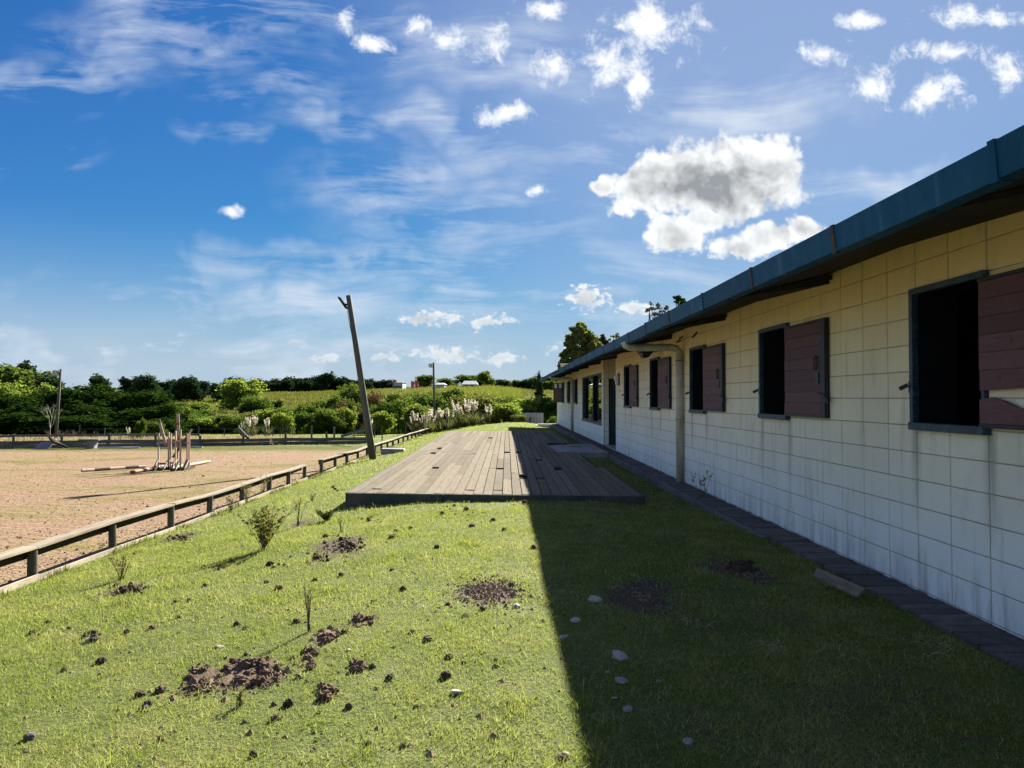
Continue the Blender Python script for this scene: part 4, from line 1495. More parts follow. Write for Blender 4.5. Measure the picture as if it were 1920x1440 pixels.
# ------------------------------------------------------------------ light poles
m_pole = mat_noise('pole_wood', (0.060, 0.066, 0.052), (0.115, 0.112, 0.085), 3, 0.85, 0.2, 0.4, 30, 0.1, stretch=(4, 4, 0.5))
m_matte = mat_noise('soot_black', (0.010, 0.010, 0.011), (0.020, 0.019, 0.018), 6, 1.0, 0.0, 0.1, 40, 0)
m_grey = mat_noise('grey_lamp_housing', (0.30, 0.31, 0.31), (0.45, 0.45, 0.44), 6, 0.5, 0.4, 0.1, 40, 0)
Y = 22.4
base = at(702, 860, Y)
zt = gz(base[0], Y)
top = at(653.5, 554, Y)
lp = empty('light_pole', (0, 0, 0), 0, 'tall dark wooden light pole leaning left, broken lamp at its top', 'light pole')
pb = Vector((base[0], Y, zt - 0.3))
ptv = Vector(top)
MB().tube([pb, pb.lerp(ptv, 0.3), pb.lerp(ptv, 0.65), ptv], [0.112, 0.102, 0.090, 0.078], 14).obj('pole', m_pole, lp, smooth=True)
ax = (ptv - pb).normalized()
h0, h1 = Vector(at(650, 578, Y)), Vector(at(636, 558, Y))
MB().bar(h0, h1, 0.30, 0.05, up=(1, 0, .7)).obj('lamp_head', m_matte, lp)
br_ = MB()
br_.bar(Vector(at(656, 571, Y)), Vector(at(646, 571, Y)), 0.05, 0.05)
br_.bar(Vector(at(657, 578, Y)), Vector(at(648, 577.5, Y)), 0.05, 0.04)
br_.obj('lamp_bracket', m_matte, lp)
MB().tube([Vector(at(651, 579, Y - .1)), Vector(at(654, 602, Y - .12)), Vector(at(660, 630, Y - .13)), Vector(at(667, 662, Y - .13))], 0.008, 5).obj('cable', m_steel, lp)


def lamp_post(px, ptop, Y, label, rad):
    b0 = at(px[0], 800, Y)
    t0 = at(px[1], ptop, Y)
    root = empty('light_pole', (0, 0, 0), 0, label, 'light pole')
    zb = gz(b0[0], Y)
    MB().tube([(b0[0], Y, zb - .3), ((b0[0] + t0[0]) / 2, Y, (zb + t0[2]) / 2), t0], [rad, rad * .9, rad * .75], 10).obj('pole', m_pole, root, smooth=True)
    lx, lz = t0[0], t0[2]
    MB().hexa([(lx - .30, Y - .16, lz - .30), (lx - .07, Y - .16, lz - .32), (lx - .07, Y + .1, lz - .32), (lx - .30, Y + .1, lz - .30),
               (lx - .30, Y - .20, lz - .08), (lx - .07, Y - .20, lz - .06), (lx - .07, Y + .1, lz - .06), (lx - .30, Y + .1, lz - .08)]).obj('lamp_head', m_grey, root)
    MB().bar((lx - .12, Y, lz - .25), (lx + .02, Y, lz - .25), .05, .05).obj('lamp_bracket', m_steel, root)
    return root


lamp_post((104, 114), 692, 36.0, 'slim weathered light pole with a square lamp, at the end fence before the dark trees', 0.07)
lamp_post((814.5, 813), 680, 47.6, 'slim dark light pole with a square lamp, at the end of the lawn rail', 0.085)

# block and small concrete lump beside the fence behind the leaning pole
cx0, cy0 = gp(735, 850)
o = MB().hexa([(-.35, -.18, -.1), (.42, -.18, -.1), (.42, .22, -.1), (-.35, .22, -.1), (-.35, -.18, .17), (.42, -.18, .15), (.42, .22, .15), (-.35, .22, .17)]).obj('concrete_block', m_concrete, None, loc=(cx0, cy0, gz(cx0, cy0)))
tag(bevel(o, .02), 'low concrete block on the grass just behind the leaning pole', 'block')

# ------------------------------------------------------------------ show jumping stands and poles
m_jwhite = mat_noise('chipped_white_paint', (0.28, 0.23, 0.18), (0.40, 0.35, 0.28), 6, 0.75, 0.3, 0.3, 40, 0.15, cc=(0.25, 0.15, 0.10))
m_jpink = mat_noise('faded_pink_paint', (0.24, 0.15, 0.11), (0.32, 0.215, 0.16), 6, 0.8, 0.3, 0.3, 40, 0.15, cc=(0.22, 0.13, 0.09))
m_jred = mat_noise('faded_red_paint', (0.26, 0.045, 0.025), (0.36, 0.07, 0.04), 6, 0.7, 0.3, 0.2, 40, 0.1)
m_jyel = mat_noise('faded_yellow_paint', (0.36, 0.31, 0.13), (0.44, 0.39, 0.19), 6, 0.7, 0.3, 0.2, 40, 0.05)
m_jbrown = mat_noise('brown_pole_wood', (0.075, 0.058, 0.036), (0.13, 0.10, 0.062), 5, 0.85, 0.2, 0.4, 40, 0.1)
m_jdark = mat_noise('dark_foot_wood', (0.035, 0.028, 0.022), (0.07, 0.05, 0.038), 6, 0.85, 0.2, 0.4, 40, 0.1)
JY = 20.9


def stand(px0, px1, Y, ptop, pbase, label, mat, cross=True):
    """two uprights joined by bars, standing on cross feet"""
    a, b = at(px0, pbase, Y), at(px1, pbase, Y)
    z = gz((a[0] + b[0]) / 2, Y)
    tp = at(px0, ptop, Y)[2]
    h = tp - z
    root = empty('jump_stand', ((a[0] + b[0]) / 2, Y, z), 0, label, 'jump stand', 'stacked show jumping stands')
    wd = b[0] - a[0]
    for s in (-1, 1):
        MB().box(s * wd / 2 - .018, s * wd / 2 + .018, -.018, .018, 0.03, h + (0.03 if s > 0 else 0)).obj('upright', mat, root)
        f = MB()
        f.bar((s * wd / 2 - .045 * s, -.36, .035), (s * wd / 2 - .045 * s, .36, .035), .05, .07)
        f.obj('foot', m_jdark, root)
        MB().bar((s * wd / 2, -.28, .06), (s * wd / 2, -.04, .26), .03, .05).obj('brace', m_jwhite, root)
    for zc in (0.16, h * 0.74):
        MB().bar((-wd / 2 + .025, 0, zc), (wd / 2 - .025, 0, zc), .025, .045).obj('cross_bar', mat if zc > .3 else m_jdark, root)
    return root


stand(297, 316, JY - .15, 812, 877, 'leftmost jump stand of the stack, thin pale upright set apart', m_jwhite)
stand(320, 333, JY + .1, 812, 874, 'middle jump stand of the stack, under the raised striped pole', m_jpink)
stand(329, 338, JY - .35, 808, 876, 'narrow jump stand in front of the middle of the stack', m_jwhite)
stand(351, 354.5, JY - .1, 813, 873, 'rightmost jump stand of the stack, rusty orange uprights', m_jpink)


def pole(p0, p1, bands, rad, label, n=10):
    """round pole painted in bands: list of (end fraction, material)"""
    p0, p1 = Vector(p0), Vector(p1)
    root = empty('jump_pole', (0, 0, 0), 0, label, 'jump pole', 'show jumping poles')
    t = 0.0
    for e, m in bands:
        MB().tube([p0.lerp(p1, t), p0.lerp(p1, e)], rad, n).obj('painted_band', m, root, smooth=False)
        t = e
    return root


def on_ground(px, py, dz):
    x, y = gp(px, py)
    return (x, y, gz(x, y) + dz)


pole(at(311.5, 835, JY), at(297.5, 786, JY), [(.18, m_jred), (.22, m_jwhite), (.86, m_jwhite), (1, m_jbrown)], .038, 'pale pole with a brown tip, tilted left out of the stack of stands')
pole(at(336.5, 838, JY - .12), at(333.2, 776, JY - .12), [(.16, m_jbrown), (.34, m_jred), (.66, m_jwhite), (.74, m_jred), (1, m_jwhite)], .04, 'white pole with a red band standing upright in the stack')
pole(at(324, 858, JY - .25), at(360, 805, JY + .1), [(.45, m_jbrown), (.9, m_jbrown), (1, m_jwhite)], .036, 'brown pole slanting through the stack to the upper right')
pole(on_ground(153, 889, .09), on_ground(272, 878, .05), [(.18, m_jwhite), (.42, m_jdark), (.66, m_jwhite), (.88, m_jdark), (1, m_jwhite)], .042, 'black and white banded pole lying on the sand left of the stands')
pole(on_ground(246, 889, .05), on_ground(326, 875, .06), [(.06, m_jred), (.38, m_jpink), (.45, m_jbrown), (.62, m_jyel), (.68, m_jbrown), (.86, m_jwhite), (1, m_jred)], .042, 'pink, yellow and white pole lying in front of the stands')
pole(on_ground(322, 881, .05), on_ground(393, 868, .05), [(.35, m_jyel), (.52, m_jwhite), (1, m_jyel)], .042, 'pale yellow pole lying to the right of the stands')

# ------------------------------------------------------------------ tank and slab at the end of the lawn
m_tank = mat_noise('pale_corrugated', (0.17, 0.21, 0.26), (0.25, 0.28, 0.32), 2, 0.6, 0.4, 0.2, 30, 0)
ta, tb2 = at(980, 795, 46.6), at(1019, 795, 46.6)
tk = empty('water_tank', ((ta[0] + tb2[0]) / 2, 46.9, gz(ta[0], 46.6)), 0, 'pale blue grey corrugated tank at the end of the lawn, before bright bushes', 'tank')
wd = tb2[0] - ta[0]
hh_ = 1.4 + (747 - 774) / FPX * 46.6 - tk.location.z
cor = MB()
n_ = 28
vs, fs = [], []
loop = [(-wd / 2, -.3), (wd / 2, -.3), (wd / 2, .7), (-wd / 2, .7)]
for i in range(n_ + 1):
    x = -wd / 2 + wd * i / n_
    d = 0.025 * math.cos(math.pi * i)
    vs += [(x, -.3 + d, -0.1), (x, -.3 + d, hh_)]
for i in range(n_):
    fs.append((2 * i, 2 * i + 2, 2 * i + 3, 2 * i + 1))
cor.add(vs, fs).obj('corrugated_side', m_tank, tk)
MB().box(-wd / 2 + .01, wd / 2 - .01, -.26, .7, -.1, hh_ - .03).obj('tank_body', m_tank, tk)
MB().tube([(-.2, -.36, 0.0), (-.2, -.36, .25), (-.05, -.36, .25)], .03, 6).obj('tap', m_steel, tk)
wx, wy = gp(1022, 800)
wc = bevel(MB().box(-.55, .6, -.5, .5, -.1, .08).obj('well_cover', m_concrete, None, loc=(wx, wy, gz(wx, wy))), .02)
tag(wc, 'low concrete well cover beside the far corner of the building', 'slab')
bevel(MB().box(-.38, .42, -.3, .3, .08, .15).obj('lid', m_concrete, wc), .015)
# ------------------------------------------------------------------ leaves
def leaf_mat(name, ca, cb, ctr, trans=0.35, dry=None):
    m, g = new_mat(name)
    isl_ = g.node('ShaderNodeNewGeometry').outputs['Random Per Island']
    n = g.noise(pos(g), 0.9, 3, 0.6)
    f = g.m('ADD', g.m('MULTIPLY', isl_, 0.6), g.m('MULTIPLY', n, 0.4))
    c = g.mix(g.map(f, 0.15, 0.85), ca, cb)
    k = g.map(orand(g), 0, 1, 0.78, 1.22)
    c = g.v('MULTIPLY', c, g.combine(k, k, k))
    if dry:
        c = g.mix(g.map(isl_, 0.86, 0.9), c, dry)
    d = g.node('ShaderNodeBsdfDiffuse')
    g.put(d, 0, c)
    t = g.node('ShaderNodeBsdfTranslucent')
    g.put(t, 0, g.mix(0.5, c, ctr))
    x = g.node('ShaderNodeMixShader')
    x.inputs[0].default_value = trans
    g.l.new(d.outputs[0], x.inputs[1])
    g.l.new(t.outputs[0], x.inputs[2])
    finish(g, x.outputs[0])
    return m


L_DARK = leaf_mat('dark_green_leaf', (0.010, 0.026, 0.006), (0.036, 0.068, 0.012), (0.05, 0.11, 0.01), 0.2)
L_MID = leaf_mat('mid_green_leaf', (0.052, 0.088, 0.018), (0.120, 0.165, 0.036), (0.16, 0.24, 0.03), 0.35)
L_BRIGHT = leaf_mat('bright_green_leaf', (0.095, 0.150, 0.022), (0.190, 0.245, 0.045), (0.28, 0.36, 0.05), 0.42)
L_OLIVE = leaf_mat('olive_leaf', (0.084, 0.105, 0.028), (0.168, 0.182, 0.056), (0.224, 0.252, 0.042), 0.35)
L_RED = leaf_mat('red_brown_leaf', (0.052, 0.039, 0.021), (0.117, 0.078, 0.039), (0.156, 0.078, 0.026), 0.25)
L_GREY = leaf_mat('grey_twig_leaf', (0.11, 0.11, 0.08), (0.18, 0.17, 0.12), (0.16, 0.15, 0.09), 0.3)
L_FAR = leaf_mat('far_dark_leaf', (0.018, 0.036, 0.018), (0.036, 0.062, 0.026), (0.04, 0.08, 0.02), 0.2)
L_PLUME = leaf_mat('plume', (0.50, 0.45, 0.36), (0.62, 0.57, 0.47), (0.6, 0.55, 0.45), 0.5)
L_BLADE = leaf_mat('pampas_blade', (0.085, 0.100, 0.040), (0.170, 0.175, 0.075), (0.2, 0.21, 0.06), 0.35)
m_bark = mat_noise('bark', (0.060, 0.048, 0.036), (0.11, 0.09, 0.068), 6, 0.9, 0.1, 0.5, 30, 0.2)
m_pale = mat_noise('pale_dead_wood', (0.35, 0.32, 0.27), (0.5, 0.46, 0.4), 6, 0.9, 0.1, 0.3, 30, 0)


def leaf_quads(cen, size, r, flat=0.0, elong=1.6):
    """one small kite-shaped leaf at each centre, any way round"""
    n = len(cen)
    a = r.normal(0, 1, (n, 3))
    a[:, 2] *= 0.6
    a /= np.linalg.norm(a, axis=1)[:, None]
    b = r.normal(0, 1, (n, 3))
    b -= (a * b).sum(1)[:, None] * a
    b /= np.linalg.norm(b, axis=1)[:, None]
    s = (size * r.uniform(0.6, 1.4, n))[:, None]
    v = np.empty((n, 4, 3))
    v[:, 0] = cen - a * s * elong / 2
    v[:, 1] = cen + b * s * 0.5
    v[:, 2] = cen + a * s * elong / 2
    v[:, 3] = cen - b * s * 0.5
    return v.reshape(-1, 3)


def crown(name, seed, lobes, n_clumps, per, clump_r, size, mats, shell=0.55, elong=1.6):
    """leaves in clumps spread through lobes (x, y, z, rx, ry, rz)"""
    r = np.random.default_rng(seed)
    lob = np.array(lobes)
    vol = (lob[:, 3] * lob[:, 4] * lob[:, 5]) ** 0.7
    pick = r.choice(len(lob), n_clumps, p=vol / vol.sum())
    d = r.normal(0, 1, (n_clumps, 3))
    d /= np.linalg.norm(d, axis=1)[:, None]
    rad = (shell + (1 - shell) * r.uniform(0, 1, n_clumps)) * r.uniform(0.80, 1.20, n_clumps)
    c = lob[pick, :3] + d * rad[:, None] * lob[pick, 3:]
    cr = clump_r * r.uniform(0.6, 1.4, n_clumps)
    off = r.normal(0, 1, (n_clumps, per, 3))
    off /= np.linalg.norm(off, axis=2)[:, :, None]
    off *= (r.uniform(0.15, 1, (n_clumps, per)) ** 0.6 * cr[:, None])[:, :, None]
    off[:, :, 2] *= 0.7
    pts = (c[:, None, :] + off).reshape(-1, 3)
    pts = pts[pts[:, 2] > 0.02]
    v = leaf_quads(pts, size, r, elong=elong)
    me = np_mesh(name, v, np.arange(len(v)).reshape(-1, 4))
    for m in mats:
        me.materials.append(m)
    return me


def trunk_mesh(name, seed, h, r0, lobes, stems=1):
    rr_ = random.Random(seed)
    mb = MB()
    for s in range(stems):
        bx_, by_ = rr_.uniform(-.1, .1) * stems, rr_.uniform(-.1, .1) * stems
        mid = (bx_ * 1.5 + rr_.uniform(-.08, .08) * h, by_ + rr_.uniform(-.08, .08) * h, h * .45)
        mb.tube([(bx_, by_, -.3), mid, (mid[0] * 1.2, mid[1] * 1.2, h * .75)], [r0, r0 * .75, r0 * .4], 7)
        for lb in lobes:
            if rr_.random() < 0.8:
                e = (lb[0] * .9, lb[1] * .9, lb[2] + lb[5] * .3)
                m2 = tuple(mid[i] * .5 + e[i] * .5 + rr_.uniform(-.1, .1) * h * .5 for i in range(3))
                mb.tube([mid, m2, e], [r0 * .55, r0 * .35, r0 * .12], 6)
    me = mb.mesh(name)
    me.materials.append(m_bark)
    return me


def rnd_lobes(seed, n, rx, rz, h):
    """lobes from the ground up: a few low and wide, the rest heaped on them"""
    rr_ = random.Random(seed)
    out_ = [(0, 0, h * .5, rx * .62, rx * .62, h * .42)]
    for i in range(n + 4):
        a = 2 * math.pi * (i + rr_.uniform(0, .8)) / (n + 4) * 1.9
        low_ = i % 3 == 0
        d = rx * (rr_.uniform(.5, .74) if low_ else rr_.uniform(.2, .6))
        k = rr_.uniform(.28, .46)
        z = h * (rr_.uniform(.16, .34) if low_ else rr_.uniform(.45, .84))
        out_.append((d * math.cos(a), d * math.sin(a), z, rx * k, rx * k, min(h * k * .62, h - z + h * .08)))
    return out_


def make_shrub(name, seed, rx, h, leafs, mats, size=0.10, nl=7, per=22, cr=0.28, stems=3):
    """a prototype: (crown mesh, trunk mesh)"""
    lobes = rnd_lobes(seed, nl, rx, h * .5, h)
    cm_ = crown(name + '_crown', seed, lobes, leafs // per, per, cr, size, mats)
    return cm_, trunk_mesh(name + '_trunk', seed, h * .8, 0.05 * rx + .02, lobes, stems)


PROTO = {}
for i in range(3):
    PROTO['dark', i] = make_shrub('dark', 100 + i, 1.5, 3.0, 11000, [L_DARK], 0.10, per=30, cr=0.34)
    PROTO['mid', i] = make_shrub('mid', 120 + i, 1.4, 2.2, 9000, [L_MID], 0.085, per=28, cr=0.32)
    PROTO['bright', i] = make_shrub('bright', 140 + i, 1.2, 1.9, 9000, [L_BRIGHT], 0.08, per=28, cr=0.27)
for i in range(2):
    PROTO['olive', i] = make_shrub('olive', 160 + i, 1.5, 1.7, 8000, [L_OLIVE], 0.075, per=18, cr=0.34)
    PROTO['red', i] = make_shrub('red', 170 + i, 1.3, 2.2, 8000, [L_RED], 0.075, per=18, cr=0.35)


def plant(name, key, x, y, sx, sz, label, cat, group=None, parts=('crown', 'trunk'), rz=None, seed=0):
    cm_, tm_ = PROTO[key]
    rr_ = random.Random(seed + int(abs(x) * 100) + int(y * 10))
    o = empty(name, (x, y, gz(x, y) - 0.05), rr_.uniform(0, 6.28) if rz is None else rz, label, cat, group)
    o.scale = (sx, sx * rr_.uniform(.9, 1.1), sz)
    obj(parts[0], cm_, None, o)
    obj(parts[1], tm_, None, o)
    return o


def put(name, key, px, py_base, py_top, wpx, Y, label, cat, group=None, natural=(1.4, 2.2)):
    """stand a plant at depth Y under pixel column px; size from its height and width in the picture"""
    x, y, zt_ = at(px, py_top, Y)
    h = max(0.5, zt_ - gz(x, y))
    w_ = wpx * Y / FPX / 2
    return plant(name, key, x, y, w_ / natural[0] * 1.10, h / natural[1], label, cat, group)


def extent(keys):
    """half width and height that prototypes really have"""
    ws_, hs_ = [], []
    for k in keys:
        me_ = PROTO[k][0]
        co = np.empty(len(me_.vertices) * 3, np.float32)
        me_.vertices.foreach_get('co', co)
        co = co.reshape(-1, 3)
        ws_.append(np.percentile(np.abs(co[:, 0]), 97.5))
        hs_.append(np.percentile(co[:, 2], 99.3))
    return float(np.mean(ws_)), float(np.mean(hs_))


NAT = {k: extent([q for q in PROTO if q[0] == k]) for k in ('dark', 'mid', 'bright', 'olive', 'red')}
rv = random.Random(5)
ORD = ('first second third fourth fifth sixth seventh eighth ninth tenth eleventh twelfth thirteenth fourteenth fifteenth sixteenth seventeenth eighteenth nineteenth twentieth '
       'twenty-first twenty-second twenty-third twenty-fourth twenty-fifth twenty-sixth twenty-seventh twenty-eighth twenty-ninth thirtieth thirty-first thirty-second').split()


def number_off(group, text):
    """tell the members of a row apart by their place along it"""
    row_ = [o_ for o_ in COL.objects if o_.get('group') == group]
    row_.sort(key=lambda o_: o_.location.x / o_.location.y)
    for i_, o_ in enumerate(row_):
        o_['label'] = text % ORD[i_]


# the dark wood behind the left half of the arena
DK = [(10, 736, 120), (60, 742, 120), (105, 738, 110), (150, 722, 120), (195, 722, 110), (235, 728, 110), (270, 732, 90), (298, 752, 80), (125, 752, 110), (40, 760, 110),
      (175, 752, 110), (225, 756, 110), (265, 762, 90), (85, 768, 110), (10, 770, 110), (145, 775, 100), (205, 778, 100), (308, 775, 60)]
for i, (px, pt, wd) in enumerate(DK):
    pt += 7
    Y = 50.0 - (pt - 720) * 0.10
    put('thicket_tree', ('dark', i % 3), px + rv.uniform(-6, 6), 0, pt, wd, Y, 'dark green rounded tree in the dense wood behind the left half of the arena', 'tree', 'dark wood behind the arena', NAT['dark'])
for i, (px, pt, wd) in enumerate(((20, 726, 70), (70, 728, 60), (95, 724, 50))):
    put('leafy_tree', ('bright', i % 3), px, 0, pt, wd, 58, 'yellow green tree crown showing just above the dark wood', 'tree', 'lighter crowns above the dark wood', NAT['bright'])
# single shrubs one can tell apart
ONE = [
    ('bright', 452, 716, 70, 92, 'big round bright green tree on the slope, left of the leaning pole'),
    ('mid', 652, 724, 66, 84, 'round green tree on the slope just left of the leaning pole'),
    ('mid', 612, 744, 62, 60, 'mid green tree below the slope, left of the red brown bush'),
    ('mid', 575, 757, 60, 58, 'green bush left of centre in the thicket, beside the mid green tree'),
    ('red', 655, 756, 66, 54, 'red brown bush just left of the foot of the leaning pole'),
    ('red', 700, 738, 44, 62, 'small red brown bush on the slope right behind the leaning pole'),
    ('bright', 528, 776, 46, 48, 'small bright green bush behind the paddock posts'),
    ('bright', 715, 769, 46, 46.5, 'round green bush just right of the leaning pole'),
    ('mid', 750, 750, 76, 55, 'dark leafed bush between the round bush and the pampas grass'),
    ('mid', 795, 738, 70, 62, 'green bush behind the slim light pole at the lawn end'),
    ('dark', 838, 734, 56, 66, 'dark green tree just right of the slim light pole'),
    ('olive', 900, 740, 96, 58, 'broad olive bush behind the pampas plumes'),
    ('bright', 945, 758, 66, 48, 'bright yellow green bush at the end of the lawn, left of the tank'),
    ('bright', 990, 746, 80, 54, 'large bright green bush behind the pale tank'),
    ('dark', 1040, 742, 56, 52, 'dark bush against the far corner of the building'),
    ('olive', 974, 782, 22, 46.2, 'small grey green bush between the bright bush and the tank'),
    ('mid', 1036, 780, 16, 45, 'small green bush under the far corner of the building'),
    ('mid', 263, 786, 18, 37, 'small upright green bush above the end fence, left of the stands'),
    ('mid', 290, 789, 34, 39, 'low green bush behind the end fence at the jump stands'),
    ('mid', 325, 764, 66, 50, 'green bush where the dark wood meets the open slope'),
    ('mid', 372, 770, 80, 54, 'spreading green bush behind the right end of the jump stands'),
    ('olive', 420, 776, 80, 56, 'olive scrub bush below the big round bright tree'),
    ('mid', 480, 745, 60, 80, 'green scrub bush at the foot of the big round bright tree'),
    ('olive', 505, 772, 70, 54, 'olive bush left of the small bright green bush')]
for i, (k, px, pt, wd, Y, lb) in enumerate(ONE):
    put('shrub', (k, i % (3 if (k, 2) in PROTO else 2)), px, 0, pt, wd, Y, lb, 'tree' if 'tree' in lb.split(',')[0] else 'bush', None, NAT[k])
# belt of bushes along the foot of the slope
px = 322.0
bi = 0
while px < 1045:
    k = ['mid', 'dark', 'mid', 'olive', 'bright', 'mid', 'dark'][bi % 7]
    pt = rv.uniform(776, 793) if px < 480 else rv.uniform(764, 788) if px < 620 or px > 860 else rv.uniform(752, 782)
    put('belt_bush', (k, bi % 2), px, 0, pt, rv.uniform(34, 58), rv.uniform(49, 56), 'leafy bush in the belt along the foot of the slope', 'bush', 'bushes along the foot of the slope', NAT[k])
    px += rv.uniform(13, 22)
    bi += 1
# scrub bushes filling the thicket
for i in range(50):
    px = rv.uniform(330, 1040)
    Y = rv.uniform(54, 90)
    k = rv.choice(['mid', 'olive', 'mid', 'dark', 'olive', 'bright'])
    x, y, _ = at(px, 760, Y)
    s = rv.uniform(0.6, 1.15)
    plant('scrub_bush', (k, i % 2), x, y, s * 1.1, s * .8, 'rough green scrub bush on the slope beyond the lawn', 'bush', 'scrub bushes on the slope', seed=i)

# ------------------------------------------------------------------ skyline trees
for i in range(3):
    PROTO['sky', i] = make_shrub('skytree', 200 + i, 4.0, 8.0, 3600, [L_FAR], 0.55, nl=8, per=16, cr=1.3, stems=1)
    PROTO['skyg', i] = make_shrub('skytree_green', 210 + i, 4.0, 7.0, 3600, [L_MID], 0.5, nl=8, per=16, cr=1.2, stems=1)
NSK, NSG = extent([('sky', 0), ('sky', 1), ('sky', 2)]), extent([('skyg', 0), ('skyg', 1), ('skyg', 2)])
SKY = [(20, 690, 60, 'g'), (40, 686, 44, 'd'), (75, 694, 40, 'g'), (92, 707, 40, 'd'), (185, 706, 30, 'd'), (248, 706, 30, 'd'), (276, 706, 40, 'd'), (310, 716, 24, 'd'), (332, 712, 30, 'd'),
       (352, 709, 40, 'd'), (372, 714, 30, 'd'), (398, 718, 30, 'd'), (436, 710, 44, 'd')]
for i, (px, pt, wd, k) in enumerate(SKY):
    put('skyline_tree', ('sky' if k == 'd' else 'skyg', i % 3), px, 0, pt, wd * 1.2, 120 + (i % 3) * 12, 'tree on the left skyline above the dark wood and slope', 'tree', 'left skyline trees', NSK if k == 'd' else NSG)
row = 0
px = 470
while px < 745:
    pt = 718 - 6 * math.sin((px - 470) / 60.0) + rv.uniform(-5, 4) - (8 if px > 600 else 0)
    put('skyline_tree', ('sky', row % 3), px, 0, pt, rv.uniform(26, 40), 190 + rv.uniform(-8, 8), 'dark tree in the shelter belt along the skyline behind the leaning pole', 'tree', 'dark shelter belt on the skyline', NSK)
    px += rv.uniform(9, 15)
    row += 1
for i, (px, pt, wd, Y, lb) in enumerate((
        (797, 704, 34, 170, 'round green skyline tree just left of the slim light pole top'),
        (835, 709, 30, 175, 'green skyline tree just right of the slim light pole'),
        (850, 711, 22, 178, 'low green skyline tree beside the small white house'),
        (880, 704, 36, 180, 'broad green skyline tree left of the tallest pale one'),
        (909, 696, 28, 170, 'tall pale green skyline tree over the reed bed'),
        (900, 714, 20, 165, 'dark bush at the foot of the tall pale skyline tree'))):
    put('skyline_tree', ('skyg' if 'dark' not in lb else 'sky', i % 3), px, 0, pt, wd, Y, lb, 'tree', None, NSG)
px = 930
while px < 1062:
    put('skyline_tree', ('sky' if row % 2 else 'skyg', row % 3), px, 0, 716 + rv.uniform(-4, 5) - (6 if px > 985 else 0), rv.uniform(22, 36), 180 + rv.uniform(-10, 10), 'low tree on the skyline between the reed bed and the building', 'tree', 'skyline trees beside the building', NSG)
    px += rv.uniform(10, 16)
    row += 1
# the conifer beside the roof end

lob = [(0, 0, 1.2 + k * .9, 1.5 * (1 - k / 8.5), 1.5 * (1 - k / 8.5), .7) for k in range(8)]
PROTO['con', 0] = (crown('conifer_crown', 301, lob, 170, 16, .5, .3, [L_FAR]), trunk_mesh('conifer_trunk', 301, 8, .18, [], 1))
x, y, zt_ = at(1011, 692, 110)
plant('conifer', ('con', 0), x, y, .5, (zt_ - gz(x, y)) / 8.6, 'pointed dark conifer on the skyline beside the roof end', 'tree')

number_off('left skyline trees', '%s tree from the left along the skyline above the dark wood')
number_off('dark shelter belt on the skyline', '%s dark tree from the left in the skyline shelter belt')
number_off('skyline trees beside the building', '%s low skyline tree counted from the reed bed towards the building')
number_off('dark wood behind the arena', '%s rounded dark tree from the left in the wood behind the arena')
number_off('lighter crowns above the dark wood', '%s yellow green crown from the left above the dark wood')

# ------------------------------------------------------------------ trees behind the building
def big_tree(name, seed, px, ptop, wpx, Y, leafs, mat, label, shell=0.4, nl=14, size=0.2):
    x, y, zt_ = at(px, ptop, Y)
    z0 = gz(x, y)
    h = zt_ - z0
    rx = wpx * Y / FPX / 2 * 1.12
    rr_ = random.Random(seed)
    lobes = []
    rzz = max(rx * 1.25, h * .28)
    cz = h - rzz
    for i in range(nl * 4):
        d = Vector((rr_.gauss(0, 1), rr_.gauss(0, 1), rr_.gauss(0, 1))).normalized() * rr_.uniform(.25, .92)
        k = rr_.uniform(.10, .22)
        lobes.append((d.x * rx, d.y * rx * .8, cz + d.z * rzz, rx * k, rx * k, rx * k * .8))
    for i in range(16):                                   # the rounded top
        a, d = rr_.uniform(0, 6.28), rx * rr_.uniform(0, .85)
        k = rr_.uniform(.10, .2)
        lobes.append((d * math.cos(a), d * math.sin(a) * .8, h - rx * (.12 + .75 * (d / rx) ** 2 + rr_.uniform(0, .5)), rx * k, rx * k, rx * k * .8))
    o = empty(name, (x, y, z0), 0, label, 'tree')
    obj('crown', crown(name + '_crown', seed, lobes, int(leafs * 1.7) // 12, 12, rx * .11, size * .8, [mat], shell=shell, elong=2.0), None, o)
    obj('trunk', trunk_mesh(name + '_trunk', seed, h * .8, 0.022 * h, lobes[::3], 1), None, o)
    return o


big_tree('eucalyptus_tree', 401, 1092, 602, 80, 62, 10000, leaf_mat('gum_leaf', (0.070, 0.092, 0.030), (0.150, 0.165, 0.060), (0.2, 0.22, 0.05), .4), 'big loose grey green tree rising behind the middle of the roof')
big_tree('russet_tree', 402, 1130, 628, 40, 66, 3000, L_RED, 'russet leaved tree beside the big grey green one behind the roof', .3, 14, .14)
big_tree('small_tree', 403, 1155, 622, 26, 60, 1200, L_OLIVE, 'thin olive tree top just above the roof edge', .3, 12, .12)
big_tree('bare_tree', 404, 1234, 560, 56, 40, 1500, L_GREY, 'sparse grey twiggy tree top above the roof edge', .2, 16, .09)
big_tree('dark_tree', 405, 1272, 552, 40, 36, 2200, L_DARK, 'dark leafy tree top above the nearer roof edge', .3, 14, .09)
big_tree('low_tree', 406, 1066, 672, 24, 70, 900, L_OLIVE, 'small pale tree top showing over the far roof edge', .3, 5)

